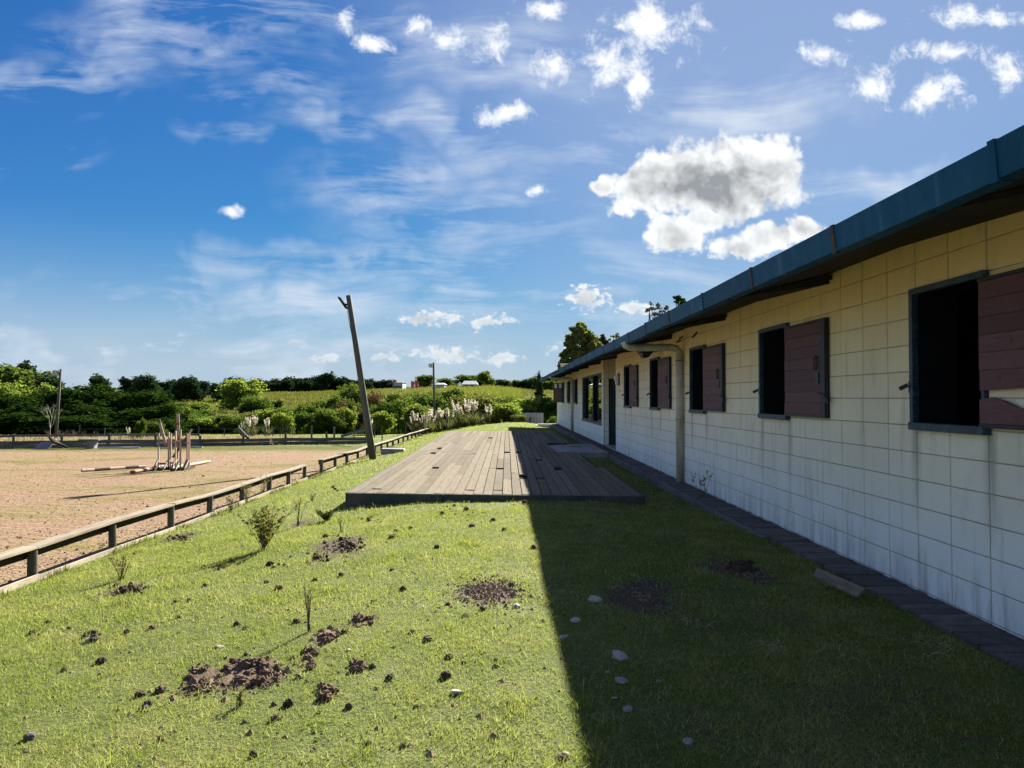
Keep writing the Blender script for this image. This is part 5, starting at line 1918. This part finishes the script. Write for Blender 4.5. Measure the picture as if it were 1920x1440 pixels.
# ------------------------------------------------------------------ reed bed, hillside tufts
def tufts(name, n, area, h, wid, mat, seed, per=5):
    r = np.random.default_rng(seed)
    x, y = area(r, n)
    x, y = np.repeat(x, per), np.repeat(y, per)
    m_ = len(x)
    x = x + r.normal(0, .12, m_)
    y = y + r.normal(0, .12, m_)
    z = ground(x, y) - .02
    hh = h * r.uniform(.5, 1.2, m_)
    a = r.uniform(0, 2 * np.pi, m_)
    la = r.uniform(0, 2 * np.pi, m_)
    ln = hh * r.uniform(.05, .45, m_)
    w_ = wid * r.uniform(.6, 1.3, m_)
    v = np.empty((m_, 3, 3))
    v[:, 0] = np.stack([x - np.cos(a) * w_, y - np.sin(a) * w_, z], 1)
    v[:, 1] = np.stack([x + np.cos(a) * w_, y + np.sin(a) * w_, z], 1)
    v[:, 2] = np.stack([x + np.cos(la) * ln, y + np.sin(la) * ln, z + hh], 1)
    me = np_mesh(name, v.reshape(-1, 3), np.arange(m_ * 3).reshape(-1, 3))
    me.materials.append(mat)
    return me


def fan(u0, u1, y0, y1):
    def f(r, n):
        y = np.sqrt(r.uniform(y0 ** 2, y1 ** 2, n))
        return r.uniform(u0, u1, n) * y, y
    return f


o = obj('hillside_tufts', tufts('hillside_tufts', 22000, fan(-.72, .10, 56, 168), .42, .06, leaf_mat('tussock', (0.075, 0.085, 0.018), (0.170, 0.175, 0.045), (0.2, 0.21, 0.03), .35), 501))
tag(o, 'rough tussocky grass all over the open hillside', 'grass', kind='stuff')
o = obj('valley_growth', tufts('valley_growth', 5000, fan(-.44, .10, 50, 66), .45, .05, L_DARK, 502, 6))
tag(o, 'tangled undergrowth at the foot of the thicket', 'undergrowth', kind='stuff')
u0, u1 = (860 - 942) / FPX, (975 - 942) / FPX
o = obj('reed_bed', tufts('reed_bed', 2600, fan(u0, u1, 100, 122), 1.7, .09, leaf_mat('reed_leaf', (0.10, 0.125, 0.022), (0.19, 0.205, 0.045), (0.2, 0.24, 0.03), .35), 503, 5))
tag(o, 'tall yellow green reeds on the slope left of the building', 'reeds', kind='stuff')
o = obj('reed_strip', tufts('reed_strip', 1500, fan((690 - 942) / FPX, (860 - 942) / FPX, 122, 140), 1.1, .09, L_OLIVE, 504, 5))
tag(o, 'band of olive reeds along the top of the slope behind the leaning pole', 'reeds', kind='stuff')
o = obj('dry_grass', tufts('dry_grass', 2600, lambda r, n: (r.uniform(-27, -10, n), r.uniform(33.6, 39, n)), .30, .03, leaf_mat('straw', (0.26, 0.21, 0.11), (0.36, 0.30, 0.17), (0.35, .29, .15), .4), 505))
tag(o, 'tall straw coloured grass behind the end fence', 'grass', kind='stuff')


# ------------------------------------------------------------------ pampas grass
def pampas_mesh(seed, n_blade, n_plume, h):
    r = np.random.default_rng(seed)
    rr_ = random.Random(seed)
    # arching blades
    vs, fs = [], []
    for i in range(n_blade):
        a = rr_.uniform(0, 6.28)
        l_ = h * rr_.uniform(.5, .9)
        out_ = rr_.uniform(.3, .8) * l_
        w_ = .022
        px_, py_ = -math.sin(a) * w_, math.cos(a) * w_
        n0 = len(vs)
        for t in (0, .5, 1):
            d = out_ * t ** 1.4
            z = l_ * (t * 1.15 - .35 * t * t)
            k = (1 - t) if t < 1 else .1
            vs += [(math.cos(a) * (.1 + d) + px_ * k, math.sin(a) * (.1 + d) + py_ * k, z), (math.cos(a) * (.1 + d) - px_ * k, math.sin(a) * (.1 + d) - py_ * k, z)]
        fs += [(n0, n0 + 1, n0 + 3, n0 + 2), (n0 + 2, n0 + 3, n0 + 5, n0 + 4)]
    bm = bpy.data.meshes.new('pampas_blades')
    bm.from_pydata(vs, [], fs)
    bm.materials.append(L_BLADE)
    plumes = []
    for i in range(n_plume):
        a = rr_.uniform(0, 6.28)
        ln = rr_.uniform(.05, .28)
        hh = h * rr_.uniform(.85, 1.25)
        tip = np.array([math.cos(a) * ln * hh, math.sin(a) * ln * hh, hh])
        ts_ = r.uniform(.66, 1.0, 70)
        c_ = tip[None, :] * ts_[:, None]
        prof = np.sin(np.clip((ts_ - .62) / .40, 0, 1) * np.pi) * .045 + .008
        c_ = c_ + r.normal(0, 1, (70, 3)) * prof[:, None] * .6
        v = leaf_quads(c_, .035, r, elong=2.6)
        me = np_mesh('plume', v, np.arange(len(v)).reshape(-1, 4))
        me.materials.append(L_PLUME)
        sm_ = MB().tube([(0, 0, 0), tuple(tip * .5), tuple(tip * .72)], .012, 4, cap=False)
        plumes.append((me, sm_.mesh('stalk')))
        plumes[-1][1].materials.append(L_BLADE)
    return bm, plumes


PAM = [pampas_mesh(600 + i, 90, 9, 1.25) for i in range(4)]
PP = [(778, 797, 45.5, 1.0), (795, 798, 45.8, .9), (808, 797, 46.4, 1.0), (824, 797, 45.2, 1.0), (842, 796, 46.2, .95), (858, 796, 45.6, 1.2), (874, 795, 46.4, 1.15), (888, 795, 45.8, 1.15), (915, 794, 46.4, .85), (690, 800, 45.0, .9),
      (466, 800, 42.6, .75), (476, 799, 43.2, .85), (502, 800, 43.0, .75), (455, 802, 42.4, .6), (240, 812, 38.5, .45), (880, 752, 66, 1.0), (720, 752, 70, 1.0)]
PL = ['pampas clump at the left end of the plume row by the slim light pole', 'pampas clump just left of the slim light pole, with short plumes', 'pampas clump right behind the slim light pole', 'pampas clump just right of the slim light pole',
      'pampas clump with pinkish plumes midway along the row', 'tall pampas clump in the middle of the plume row', 'tallest pampas clump of the plume row', 'tall pampas clump at the right end of the plume row',
      'small pampas clump between the plume row and the bright bush', 'pampas clump half hidden by the leaning pole', 'leftmost big pampas clump behind the end fence', 'tall pampas clump with cream plumes behind the end fence',
      'pampas clump with two white plumes beside the small bright bush', 'low pampas clump behind the leaning pale beam', 'thin pampas clump under the dark wood', 'far pampas clump on the slope above the plume row', 'far pampas clump on the slope behind the leaning pole']
for i, (px, py, Y, s) in enumerate(PP):
    x, y, _ = at(px, py, Y)
    o = empty('pampas_grass', (x, y, gz(x, y)), rv.uniform(0, 6.28), PL[i], 'pampas grass', 'pampas grass clumps')
    o['kind'] = 'thing'
    o.scale = (s, s, s)
    bm_, pls = PAM[i % 4]
    obj('leaf_tuft', bm_, None, o)
    for me_, st_ in pls:
        pq = obj('plume', me_, None, o)
        obj('stalk', st_, None, pq)

# dead pale branches before the dark wood
dt = empty('dead_tree', (*at(97, 805, 38)[:2], 0), 0, 'bare pale dead branches in front of the dark wood beside the light pole', 'dead tree')
dt.location.z = gz(dt.location.x, dt.location.y)
dm = MB()


def twig(p, d, l_, r_, n_, rr_):
    q = Vector(p) + Vector(d) * l_
    m_ = (Vector(p) + q) / 2 + Vector((rr_.uniform(-.1, .1), rr_.uniform(-.1, .1), 0)) * l_
    dm.tube([p, m_, q], [r_, r_ * .8, r_ * .6], 5, cap=False)
    if n_ > 0:
        for k in range(rr_.choice([2, 3])):
            dd = (Vector(d) + Vector((rr_.uniform(-.8, .8), rr_.uniform(-.5, .5), rr_.uniform(-.2, .5)))).normalized()
            twig(q, dd, l_ * rr_.uniform(.55, .8), r_ * .6, n_ - 1, rr_)


twig((0, 0, -.1), Vector((-.1, 0, 1)), .75, .020, 4, random.Random(3))
dm.obj('branches', m_pale, dt)
dm = MB()
bt = empty('brushwood', (*at(140, 808, 38)[:2], 0), 0, 'tangle of dry reddish brushwood under the dark wood', 'brushwood')
bt.location.z = gz(bt.location.x, bt.location.y)
for k in range(14):
    rr_ = random.Random(40 + k)
    twig((rr_.uniform(-1.3, 1.3), rr_.uniform(-.3, .3), -.05), Vector((rr_.uniform(-.6, .6), rr_.uniform(-.3, .3), .8)).normalized(), .3, .012, 2, rr_)
dm.obj('branches', mat_noise('dry_twigs', (.16, .11, .09), (.24, .17, .14), 6, .9, .1, .3, 30, 0), bt)

# ------------------------------------------------------------------ far houses
m_hwhite = mat_noise('white_render', (.40, .41, .40), (.50, .50, .48), 1, .8, .2, .1, 10, 0)
m_hroof = mat_noise('pale_roof', (.14, .18, .21), (.20, .24, .27), 1, .6, .3, .1, 10, 0)
m_red = mat_noise('red_banner', (.55, .07, .05), (.65, .11, .08), 2, .8, .2, .1, 10, 0)
m_hdark = mat_noise('dark_window', (.03, .035, .04), (.05, .055, .06), 2, .3, .5, .0, 10, 0)


def house(px0, px1, ptop, Y, label, rise=.9):
    a = at(px0, ptop, Y)
    b = at(px1, ptop, Y)
    x0, x1, z1 = a[0], b[0], a[2]
    z0 = min(gz(x0, Y), z1 - 2.2)
    o = empty('house', ((x0 + x1) / 2, Y, z0), 0, label, 'house')
    wd = (x1 - x0) / 2
    h = z1 - z0
    MB().box(-wd, wd, -2.5, 2.5, -1, h - rise).obj('wall', m_hwhite, o)
    MB().hexa([(-wd - .2, -2.8, h - rise), (wd + .2, -2.8, h - rise), (wd + .2, 2.8, h - rise), (-wd - .2, 2.8, h - rise),
               (-wd + .3, -.2, h), (wd - .3, -.2, h), (wd - .3, .2, h), (-wd + .3, .2, h)]).obj('roof', m_hroof, o)
    for k in (-.5, .35):
        MB().box(wd * k - .35, wd * k + .35, -2.54, -2.501, h * .35, h * .62).obj('window', m_hdark, o)


house(742, 758, 716, 150, 'small white box house on the skyline between the red banners', .15)
house(818, 835, 718, 140, 'small white house on the skyline just right of the slim light pole', .35)
house(868, 895, 714, 158, 'long pale roofed house on the skyline below the broad green tree', .8)
for px, pt, lb in ((737, 711, 'tall red banner at the left of the small white box house'), (771, 714, 'small red banner right of the white box house'), (778, 713, 'red banner on a slanted pole, farthest right of the three')):
    x, y, z = at(px, pt, 148)
    o = empty('banner', (x, y, gz(x, y)), 0, lb, 'banner')
    h = z - gz(x, y)
    MB().tube([(0, 0, 0), (0, 0, h)], .06, 5).obj('pole', m_grey, o)
    vs = [(0, 0, h), (.75, .1, h - .25), (.55, .15, h - 1.0), (.8, .1, h - 1.5), (.1, 0, h - 1.9)]
    MB().add(vs + [(a_, b_ + .05, c_) for a_, b_, c_ in vs], ((0, 1, 2, 3, 4), (9, 8, 7, 6, 5), (0, 5, 6, 1), (1, 6, 7, 2), (2, 7, 8, 3), (3, 8, 9, 4))).obj('cloth', m_red, o)
# ------------------------------------------------------------------ clods of dug-up earth and dung
m_clod, g = new_mat('earth_clod')
p = oco(g)
n1 = g.noise(p, 3.0, 5, 0.7)
n2 = g.noise(pos(g), 90.0, 4, 0.7)
c = g.mix(g.map(n1, 0.35, 0.65), (0.085, 0.058, 0.040), (0.180, 0.125, 0.088))
c = g.mix(g.map(n2, 0.58, 0.70), c, (0.30, 0.23, 0.165))
k = g.map(orand(g), 0, 1, 0.6, 1.25)
c = g.v('MULTIPLY', c, g.combine(k, k, k))
finish(g, principled(g, c, 0.95, 0, 0.1, bump(g, n2, 0.8, 0.01)))
m_dung = mat_noise('dark_clod', (0.036, 0.027, 0.020), (0.085, 0.062, 0.044), 30, .9, .15, .6, 120, .3)
m_stone = mat_noise('pale_stone', (0.22, 0.21, 0.19), (0.36, 0.34, 0.30), 14, .85, .2, .4, 60, .2, cc=(.22, .2, .18))
m_stoned = mat_noise('dark_stone', (0.06, 0.055, 0.05), (0.11, 0.10, 0.09), 14, .85, .2, .4, 60, .1)


def lump_mesh(name, seed, sub=2, amp=.35, freq=1.6, flat=.75, mat=None):
    bm = bmesh.new()
    bmesh.ops.create_icosphere(bm, subdivisions=sub, radius=1.0)
    off = Vector((seed * 7.3, seed * 3.1, seed * 1.7))
    for v in bm.verts:
        d = v.co.normalized()
        n = mnoise.fractal(d * freq + off, 1.0, 2.0, 4)
        n += .35 * mnoise.cell(d * 2.3 + off) - .17
        v.co = d * (1 + amp * n)
        v.co.z *= flat
    me = bpy.data.meshes.new(name)
    bm.to_mesh(me)
    bm.free()
    if mat:
        me.materials.append(mat)
    return me


CL = [lump_mesh('clod', i, 3, .34, 2.4, .8, m_clod) for i in range(5)]
DG = [lump_mesh('dung', 20 + i, 3, .28, 2.2, .85, m_dung) for i in range(4)]
ST = [lump_mesh('stone', 40 + i, 2, .30, 1.0, .5, m_stone) for i in range(4)]
SD = [lump_mesh('stone_dark', 50 + i, 2, .30, 1.0, .8, m_stoned) for i in range(2)]
rc = random.Random(55)


def lump(name, mesh, px, py, wpx, label, cat, group=None, flat=1.0):
    x, y = gp(px, py)
    r = wpx * y / FPX / 2
    o = obj(name, mesh, None, None, (x, y, gz(x, y) + r * .28 * flat), (rc.uniform(-.3, .3), rc.uniform(-.3, .3), rc.uniform(0, 6.28)), (r, r * rc.uniform(.8, 1.1), r * flat * rc.uniform(.85, 1.1)))
    return tag(o, label, cat, group)


# big heaps: each a thing with its lumps as parts
def heap(px, py, w_px, h_px, n, big, label, mesh_set):
    x, y = gp(px, py)
    o = empty('earth_heap', (x, y, gz(x, y)), 0, label, 'earth heap')
    mw, ml = w_px * y / FPX / 2 * .8, h_px * y * y / FPX / 1.45 / 2 * .8
    if mesh_set is CL:
        obj('mound', mesh_set[0], None, o, (0, 0, -.004), (0, 0, 0), (mw, ml, min(mw, .10) * .32))
    for i in range(n):
        a = rc.uniform(0, 6.28)
        d = rc.uniform(0, 1) ** .6
        qx = px + math.cos(a) * d * w_px / 2
        qy = py + math.sin(a) * d * h_px / 2
        lx, ly = gp(qx, qy)
        r = big * (1.1 - .75 * d) * rc.uniform(.45, 1.15)
        me = mesh_set[i % len(mesh_set)]
        obj('clod', me, None, o, (lx - x, ly - y, gz(lx, ly) - gz(x, y) + r * .35), (rc.uniform(-.6, .6), rc.uniform(-.6, .6), rc.uniform(0, 6.28)), (r, r * rc.uniform(.7, 1), r * rc.uniform(.7, 1)))
    return o


heap(472, 1262, 118, 66, 34, .052, 'largest crumbly heap of brown earth in the sunlit foreground', CL)
heap(380, 1278, 66, 66, 16, .046, 'brown earth heap just left of the largest one', CL)
heap(645, 1022, 92, 26, 26, .050, 'long dark row of earth clods left of the deck front', DG)
heap(602, 1048, 40, 18, 10, .040, 'dark earth clods at the lower end of the long dark row', DG)
heap(235, 1107, 84, 24, 20, .045, 'low row of dark clods across the grass below the arena rail', DG)
heap(178, 1197, 56, 24, 9, .050, 'cluster of dark clods with a pale stone, left foreground', DG)
heap(612, 1196, 44, 34, 9, .044, 'brown clods on the grass below the bare twig plant', CL)
heap(578, 1238, 36, 40, 9, .046, 'brown clods just right of and above the largest heap', CL)
heap(668, 1252, 34, 36, 8, .040, 'two crumbly brown clods beside each other right of the largest heap', CL)
heap(613, 1302, 40, 36, 7, .046, 'dense brown clod cluster below the largest heap', CL)
heap(676, 1167, 50, 26, 9, .044, 'brown clod pile in the middle of the sunlit lawn', CL)
heap(512, 1062, 56, 12, 12, .034, 'thin scatter of dark clods below the small leafy shrub', DG)
heap(335, 1010, 56, 14, 12, .040, 'dark clods on the grass under the arena rail kick board', DG)
heap(862, 957, 60, 22, 12, .044, 'group of dark clods in front of the deck', DG)
heap(1390, 1066, 64, 24, 18, .060, 'dark earth heap on the shaded grass beside the building', DG)
heap(690, 975, 50, 12, 9, .040, 'clods scattered in front of the left corner of the deck', DG)
heap(625, 918, 34, 12, 6, .050, 'dark clods beside the left edge of the deck', DG)
heap(350, 1010, 30, 10, 6, .05, 'dark clods by the kick board near a rail post', DG)

# scattered single clods one cannot tell apart
for px, py, w_ in ((523, 1106, 16), (755, 1107, 15), (556, 1169, 15), (444, 1172, 13), (802, 1203, 17), (836, 1272, 22), (731, 1276, 17), (277, 1327, 22), (262, 1306, 18), (301, 1299, 20), (540, 1326, 20),
                   (516, 1351, 18), (842, 1236, 16), (460, 1180, 12), (698, 1252, 14), (772, 1190, 12), (640, 1080, 14), (735, 1010, 14), (742, 998, 10), (820, 1028, 12), (770, 992, 10), (885, 988, 12), (925, 978, 12),
                   (945, 995, 10), (830, 965, 10), (655, 1035, 10), (415, 1068, 14), (437, 1055, 10), (500, 1093, 10), (385, 1100, 10), (330, 1130, 10), (355, 1128, 10), (285, 1180, 14), (335, 1160, 10), (190, 1245, 20),
                   (240, 1187, 16), (90, 1170, 14), (60, 1190, 12), (130, 1180, 10), (645, 1188, 14), (655, 1330, 16), (475, 1420, 18), (300, 1390, 14), (120, 1260, 12), (840, 1135, 10), (905, 1145, 14), (890, 1090, 8),
                   (960, 1100, 12), (985, 945, 12), (1000, 1030, 12), (700, 1130, 10), (590, 1090, 10), (610, 1008, 12), (735, 1070, 9), (870, 1245, 10), (930, 1240, 9), (780, 1330, 10), (690, 1400, 14), (1050, 1428, 20)):
    lump('earth_clod', (CL if rc.random() < .35 else DG)[rc.randrange(4)], px, py, w_, 'small dark clod lying by itself on the sunlit lawn', 'clod', 'single clods on the sunlit lawn')

# stones
for px, py, w_, k, lb in ((410, 1217, 17, 0, 'small white stone above the largest earth heap'), (858, 1301, 25, 1, 'pale grey stone on the sunlit grass, lower middle'), (170, 1203, 24, 2, 'pale stone among the dark clods, left foreground'),
                          (968, 1140, 20, 3, 'flat tan stone right of the bare earth patch'), (1056, 1198, 20, 0, 'tan stone right on the shadow edge'), (1163, 1237, 36, 1, 'largest white stone in the shade, flat and long'),
                          (1164, 1281, 28, 2, 'white stone in the shade just below the largest one'), (1177, 1336, 24, 3, 'pale round stone in the shade, lowest of three'), (1290, 1395, 24, 0, 'bluish stone in the shade near the lower edge'),
                          (1115, 1127, 26, 1, 'flat pale stone in the shade near the shadow edge, farthest of the white ones'), (1080, 1168, 24, 2, 'grey stone half sunk in shaded grass by the shadow edge'), (1235, 1282, 14, 3, 'tiny pale stone in the shade right of the white pair'),
                          (1140, 1262, 10, 0, 'tiny pale stone between the two white stones in the shade'), (1152, 1310, 12, 1, 'small grey stone above the lowest white stone'), (655, 1222, 12, 2, 'tiny pale stone between the brown clod clusters'),
                          (1060, 1417, 16, 3, 'small brown stone at the lower end of the shadow edge')):
    lump('stone', ST[k], px, py, w_, lb, 'stone', None, .8)
for px, py, w_, k, lb in ((56, 1388, 24, 0, 'angular dark stone at the lower left'), (272, 1330, 14, 1, 'round dark stone beside a clod, lower left')):
    lump('stone', SD[k], px, py, w_, lb, 'stone', None, 1.1)

m_crumb = mat_noise('crumbled_earth', (0.130, 0.092, 0.066), (0.250, 0.185, 0.135), 30, .95, .1, .6, 120, 0)


# flat litter of crumbs: dug patch and the arena edge
def crumbs(name, pts, size, seed, mat):
    r = np.random.default_rng(seed)
    n = len(pts)
    x, y = pts[:, 0], pts[:, 1]
    z = ground(x, y)
    s = size * r.lognormal(0, .45, n)
    t = np.array([[1, 0, -.2], [-.5, .87, -.2], [-.5, -.87, -.2], [0, 0, 1.0]])
    a = r.uniform(0, 6.28, n)
    ca, sa = np.cos(a), np.sin(a)
    v = np.empty((n, 4, 3))
    for i in range(4):
        px_ = t[i, 0] * r.uniform(.6, 1.3, n)
        py_ = t[i, 1] * r.uniform(.6, 1.3, n)
        v[:, i, 0] = x + (px_ * ca - py_ * sa) * s
        v[:, i, 1] = y + (px_ * sa + py_ * ca) * s
        v[:, i, 2] = z + t[i, 2] * s * r.uniform(.3, .8, n) + .002
    f = np.array([[0, 2, 1], [0, 1, 3], [1, 2, 3], [2, 0, 3]])
    tri = (np.arange(n)[:, None, None] * 4 + f[None]).reshape(-1, 3)
    me = np_mesh(name, v.reshape(-1, 3), tri)
    me.materials.append(mat)
    return me


r_ = np.random.default_rng(91)
pts = []
for (bx, by, rx, ry), n in zip(BARE[:N_DUG], (1500, 500, 300, 400, 300, 300, 150, 60, 200, 160, 100)):
    a = r_.uniform(0, 6.28, n)
    d = np.abs(r_.normal(0, .62, n))
    pts.append(np.stack([bx + np.cos(a) * d * rx * 1.2, by + np.sin(a) * d * ry * 1.2], 1))
yy_ = np.exp(r_.uniform(np.log(2.5), np.log(14), 1500))
xx_ = r_.uniform(-4.4, .4, 1500)
pts.append(np.stack([xx_, yy_], 1))
pts = np.concatenate(pts)
o = obj('earth_crumbs', crumbs('earth_crumbs', pts, .010, 92, m_crumb))
tag(o, 'fine crumbs of brown earth strewn over the lawn', 'earth', kind='stuff')
n = 5200
yy_ = np.exp(r_.uniform(np.log(5.0), np.log(31), n))
xx_ = -4.72 - np.abs(r_.normal(0, 1, n)) * (1.2 + yy_ * .28)
kk_ = (xx_ > -1.0 * yy_ * .75 - 1)
near_ = np.stack([-4.75 - np.abs(r_.normal(0, .35, 1500)), r_.uniform(5, 22, 1500)], 1)
pts = np.concatenate([np.stack([xx_, yy_], 1)[kk_], near_])
o = obj('arena_crumbs', crumbs('arena_crumbs', pts, .011, 93, m_dung))
tag(o, 'dark crumbs and droppings strewn over the sand of the arena', 'crumbs', kind='stuff')

# splintered board by the paved strip
x, y = gp(1580, 1112)
o = MB().hexa([(-.05, -.22, 0), (.05, -.20, 0), (.035, .24, 0), (-.045, .20, 0), (-.05, -.22, .02), (.05, -.20, .02), (.035, .24, .02), (-.045, .20, .02)]).obj('board_scrap', m_fence, None, loc=(x - .03, y, gz(x, y) + .065), rot=(.15, -.45, .30))
tag(o, 'pale splintered board lying against the paved strip in the shade', 'board')

# ------------------------------------------------------------------ weeds on the lawn
def weed(name, px, py, ptop, n_st, leaf, n_leaf, mat, label, seed, spread=.35, grp=None):
    x, y = gp(px, py)
    h = max(.06, (py - ptop) * y / FPX)
    rr_ = random.Random(seed)
    r = np.random.default_rng(seed)
    o = empty(name, (x, y, gz(x, y)), 0, label, 'weed', grp)
    st = MB()
    cs = []
    for s in range(n_st):
        a = rr_.uniform(0, 6.28)
        sp_ = rr_.uniform(.1, 1) * spread
        hh = h * rr_.uniform(.6, 1.05)
        p0 = Vector((rr_.uniform(-.02, .02), rr_.uniform(-.02, .02), -.01))
        p1 = Vector((math.cos(a) * sp_ * hh * .45, math.sin(a) * sp_ * hh * .45, hh * .5))
        p2 = Vector((math.cos(a) * sp_ * hh, math.sin(a) * sp_ * hh, hh))
        st.tube([p0, p1, p2], [.0032, .0024, .0012], 4, cap=False)
        for b in range(3):
            t = rr_.uniform(.35, .85)
            q = p1.lerp(p2, t)
            e = q + Vector((rr_.uniform(-1, 1), rr_.uniform(-1, 1), rr_.uniform(.4, 1.2))) * hh * .16
            st.tube([q, e], [.0018, .0009], 3, cap=False)
            for _ in range(n_leaf // 3):
                cs.append(tuple(q.lerp(e, rr_.uniform(.2, 1.1))))
        for _ in range(n_leaf):
            cs.append(tuple(p1.lerp(p2, rr_.uniform(-.5, 1.0)) + Vector((rr_.gauss(0, .012), rr_.gauss(0, .012), rr_.gauss(0, .01)))))
    st.obj('stems', m_bark, o)
    if leaf:
        v = leaf_quads(np.array(cs), leaf, r, elong=1.9)
        me = np_mesh('leaves', v, np.arange(len(v)).reshape(-1, 4))
        me.materials.append(mat)
        obj('leaves', me, None, o)
    return o


L_WEED = leaf_mat('weed_leaf', (0.110, 0.120, 0.034), (0.200, 0.205, 0.068), (0.26, 0.27, 0.05), .4, dry=(.22, .17, .08))
L_DRY = leaf_mat('dry_weed_leaf', (0.10, 0.085, 0.035), (0.17, 0.14, 0.06), (0.2, 0.16, 0.05), .3)
weed('weed', 495, 1032, 952, 30, .017, 18, L_WEED, 'small leafy shrub with a long shadow on the lawn', 701, .75)
weed('weed', 228, 1088, 1040, 12, .010, 9, L_DRY, 'wispy dry weed near the arena rail, left', 702, .6)
weed('weed', 558, 988, 935, 7, .008, 4, L_DRY, 'thin twiggy weed between the leafy shrub and the deck', 703, .4)
weed('weed', 580, 1185, 1100, 6, .007, 3, L_DRY, 'tall bare twig plant in the middle of the sunlit grass', 704, .2)
weed('weed', 450, 1328, 1298, 6, .010, 5, L_WEED, 'tiny weed below the largest earth heap', 705, .6)
weed('weed', 640, 1000, 966, 5, .006, 3, L_DRY, 'bare twig rising from the dark clods left of the deck', 706, .3)
weed('weed', 612, 978, 958, 40, .014, 9, leaf_mat('cushion_leaf', (.045, .07, .012), (.085, .11, .02), (.12, .16, .02), .3), 'dense low green cushion plant left of the deck front', 707, 1.3)
weed('weed', 432, 962, 930, 12, .010, 8, L_DRY, 'brown weed growing under the rail', 708, .6)
weed('weed', 462, 945, 905, 12, .012, 8, L_WEED, 'leafy weed against a rail post', 709, .5)
weed('weed', 492, 930, 893, 14, .012, 9, L_WEED, 'bushy weed leaning over the rail before its gap', 710, .5)
weed('weed', 1318, 942, 882, 5, .018, 9, L_WEED, 'thorny two-stemmed weed at the edge of the paved strip', 711, .45)
weed('weed', 1100, 818, 800, 6, .03, 6, L_DARK, 'dark weed on the paved strip beyond the landing', 712, .6)
weed('weed', 816, 806, 790, 12, .04, 10, L_RED, 'brown weed at the foot of the slim light pole', 713, .6)
weed('weed', 662, 950, 925, 5, .008, 4, L_DRY, 'wispy weed against the dark deck front, left', 714, .4)
weed('weed', 585, 940, 925, 8, .01, 5, L_WEED, 'little weed beside the left edge of the deck', 715, .6)
# straw stalks lying in the shaded grass
sw = MB()
rs2 = random.Random(66)
for cxp, cyp, n_ in ((1760, 1222, 10), (1440, 1215, 6), (1175, 1100, 6), (1310, 1190, 8), (1560, 1240, 6)):
    for _ in range(n_):
        x, y = gp(cxp + rs2.uniform(-35, 35), cyp + rs2.uniform(-18, 18))
        a = rs2.uniform(0, 6.28)
        l_ = rs2.uniform(.03, .11)
        z = gz(x, y)
        sw.tube([(x, y, z + .012), (x + math.cos(a) * l_ * .5, y + math.sin(a) * l_ * .5, z + .035), (x + math.cos(a + .3) * l_, y + math.sin(a + .3) * l_, z + .02)], .0015, 3, cap=False)
o = sw.obj('straw_stalks', mat_noise('straw_stalk', (.38, .33, .2), (.5, .44, .3), 9, .8, .2, .1, 30, 0))
tag(o, 'pale dry straw stalks lying in the shaded grass', 'straw', kind='stuff')
# weeds along the kick board
def fringe():
    r = np.random.default_rng(333)
    n = 2600
    y = np.exp(r.uniform(np.log(5.5), np.log(45), n))
    x = FENCE_X + .10 + np.abs(r.normal(0, .06, n))
    cl_ = np.sin(y * 3.3) * np.sin(y * 1.13 + 1) > -.1
    x, y = x[cl_], y[cl_]
    n = len(x)
    h = r.uniform(.03, .11, n)
    a = r.uniform(0, 6.28, n)
    z = ground(x, y) - .004
    w_ = .003 + y * .0004
    v = np.empty((n, 3, 3))
    v[:, 0] = np.stack([x - np.cos(a) * w_, y - np.sin(a) * w_, z], 1)
    v[:, 1] = np.stack([x + np.cos(a) * w_, y + np.sin(a) * w_, z], 1)
    v[:, 2] = np.stack([x + r.normal(0, .03, n), y + r.normal(0, .03, n), z + h], 1)
    return np_mesh('rail_fringe', v.reshape(-1, 3), np.arange(n * 3).reshape(-1, 3))


o = obj('rail_fringe', fringe(), L_OLIVE)
tag(o, 'rough taller grass along the foot of the arena rail', 'grass', kind='stuff')


# ------------------------------------------------------------------ every group of parts hangs on an Empty at its thing's foot
bpy.context.view_layer.update()
for o in list(COL.objects):
    if o.type == 'EMPTY' and o.parent is None and o.children and o.location.length < 1e-6:
        lo = Vector((1e9, 1e9, 1e9))
        hi_ = -lo
        for ch in o.children:
            for c in ch.bound_box:
                q = ch.matrix_world @ Vector(c)
                lo = Vector(map(min, lo, q))
                hi_ = Vector(map(max, hi_, q))
        base = Vector(((lo.x + hi_.x) / 2, (lo.y + hi_.y) / 2, lo.z))
        o.location = base
        for ch in o.children:
            ch.location = ch.location - base
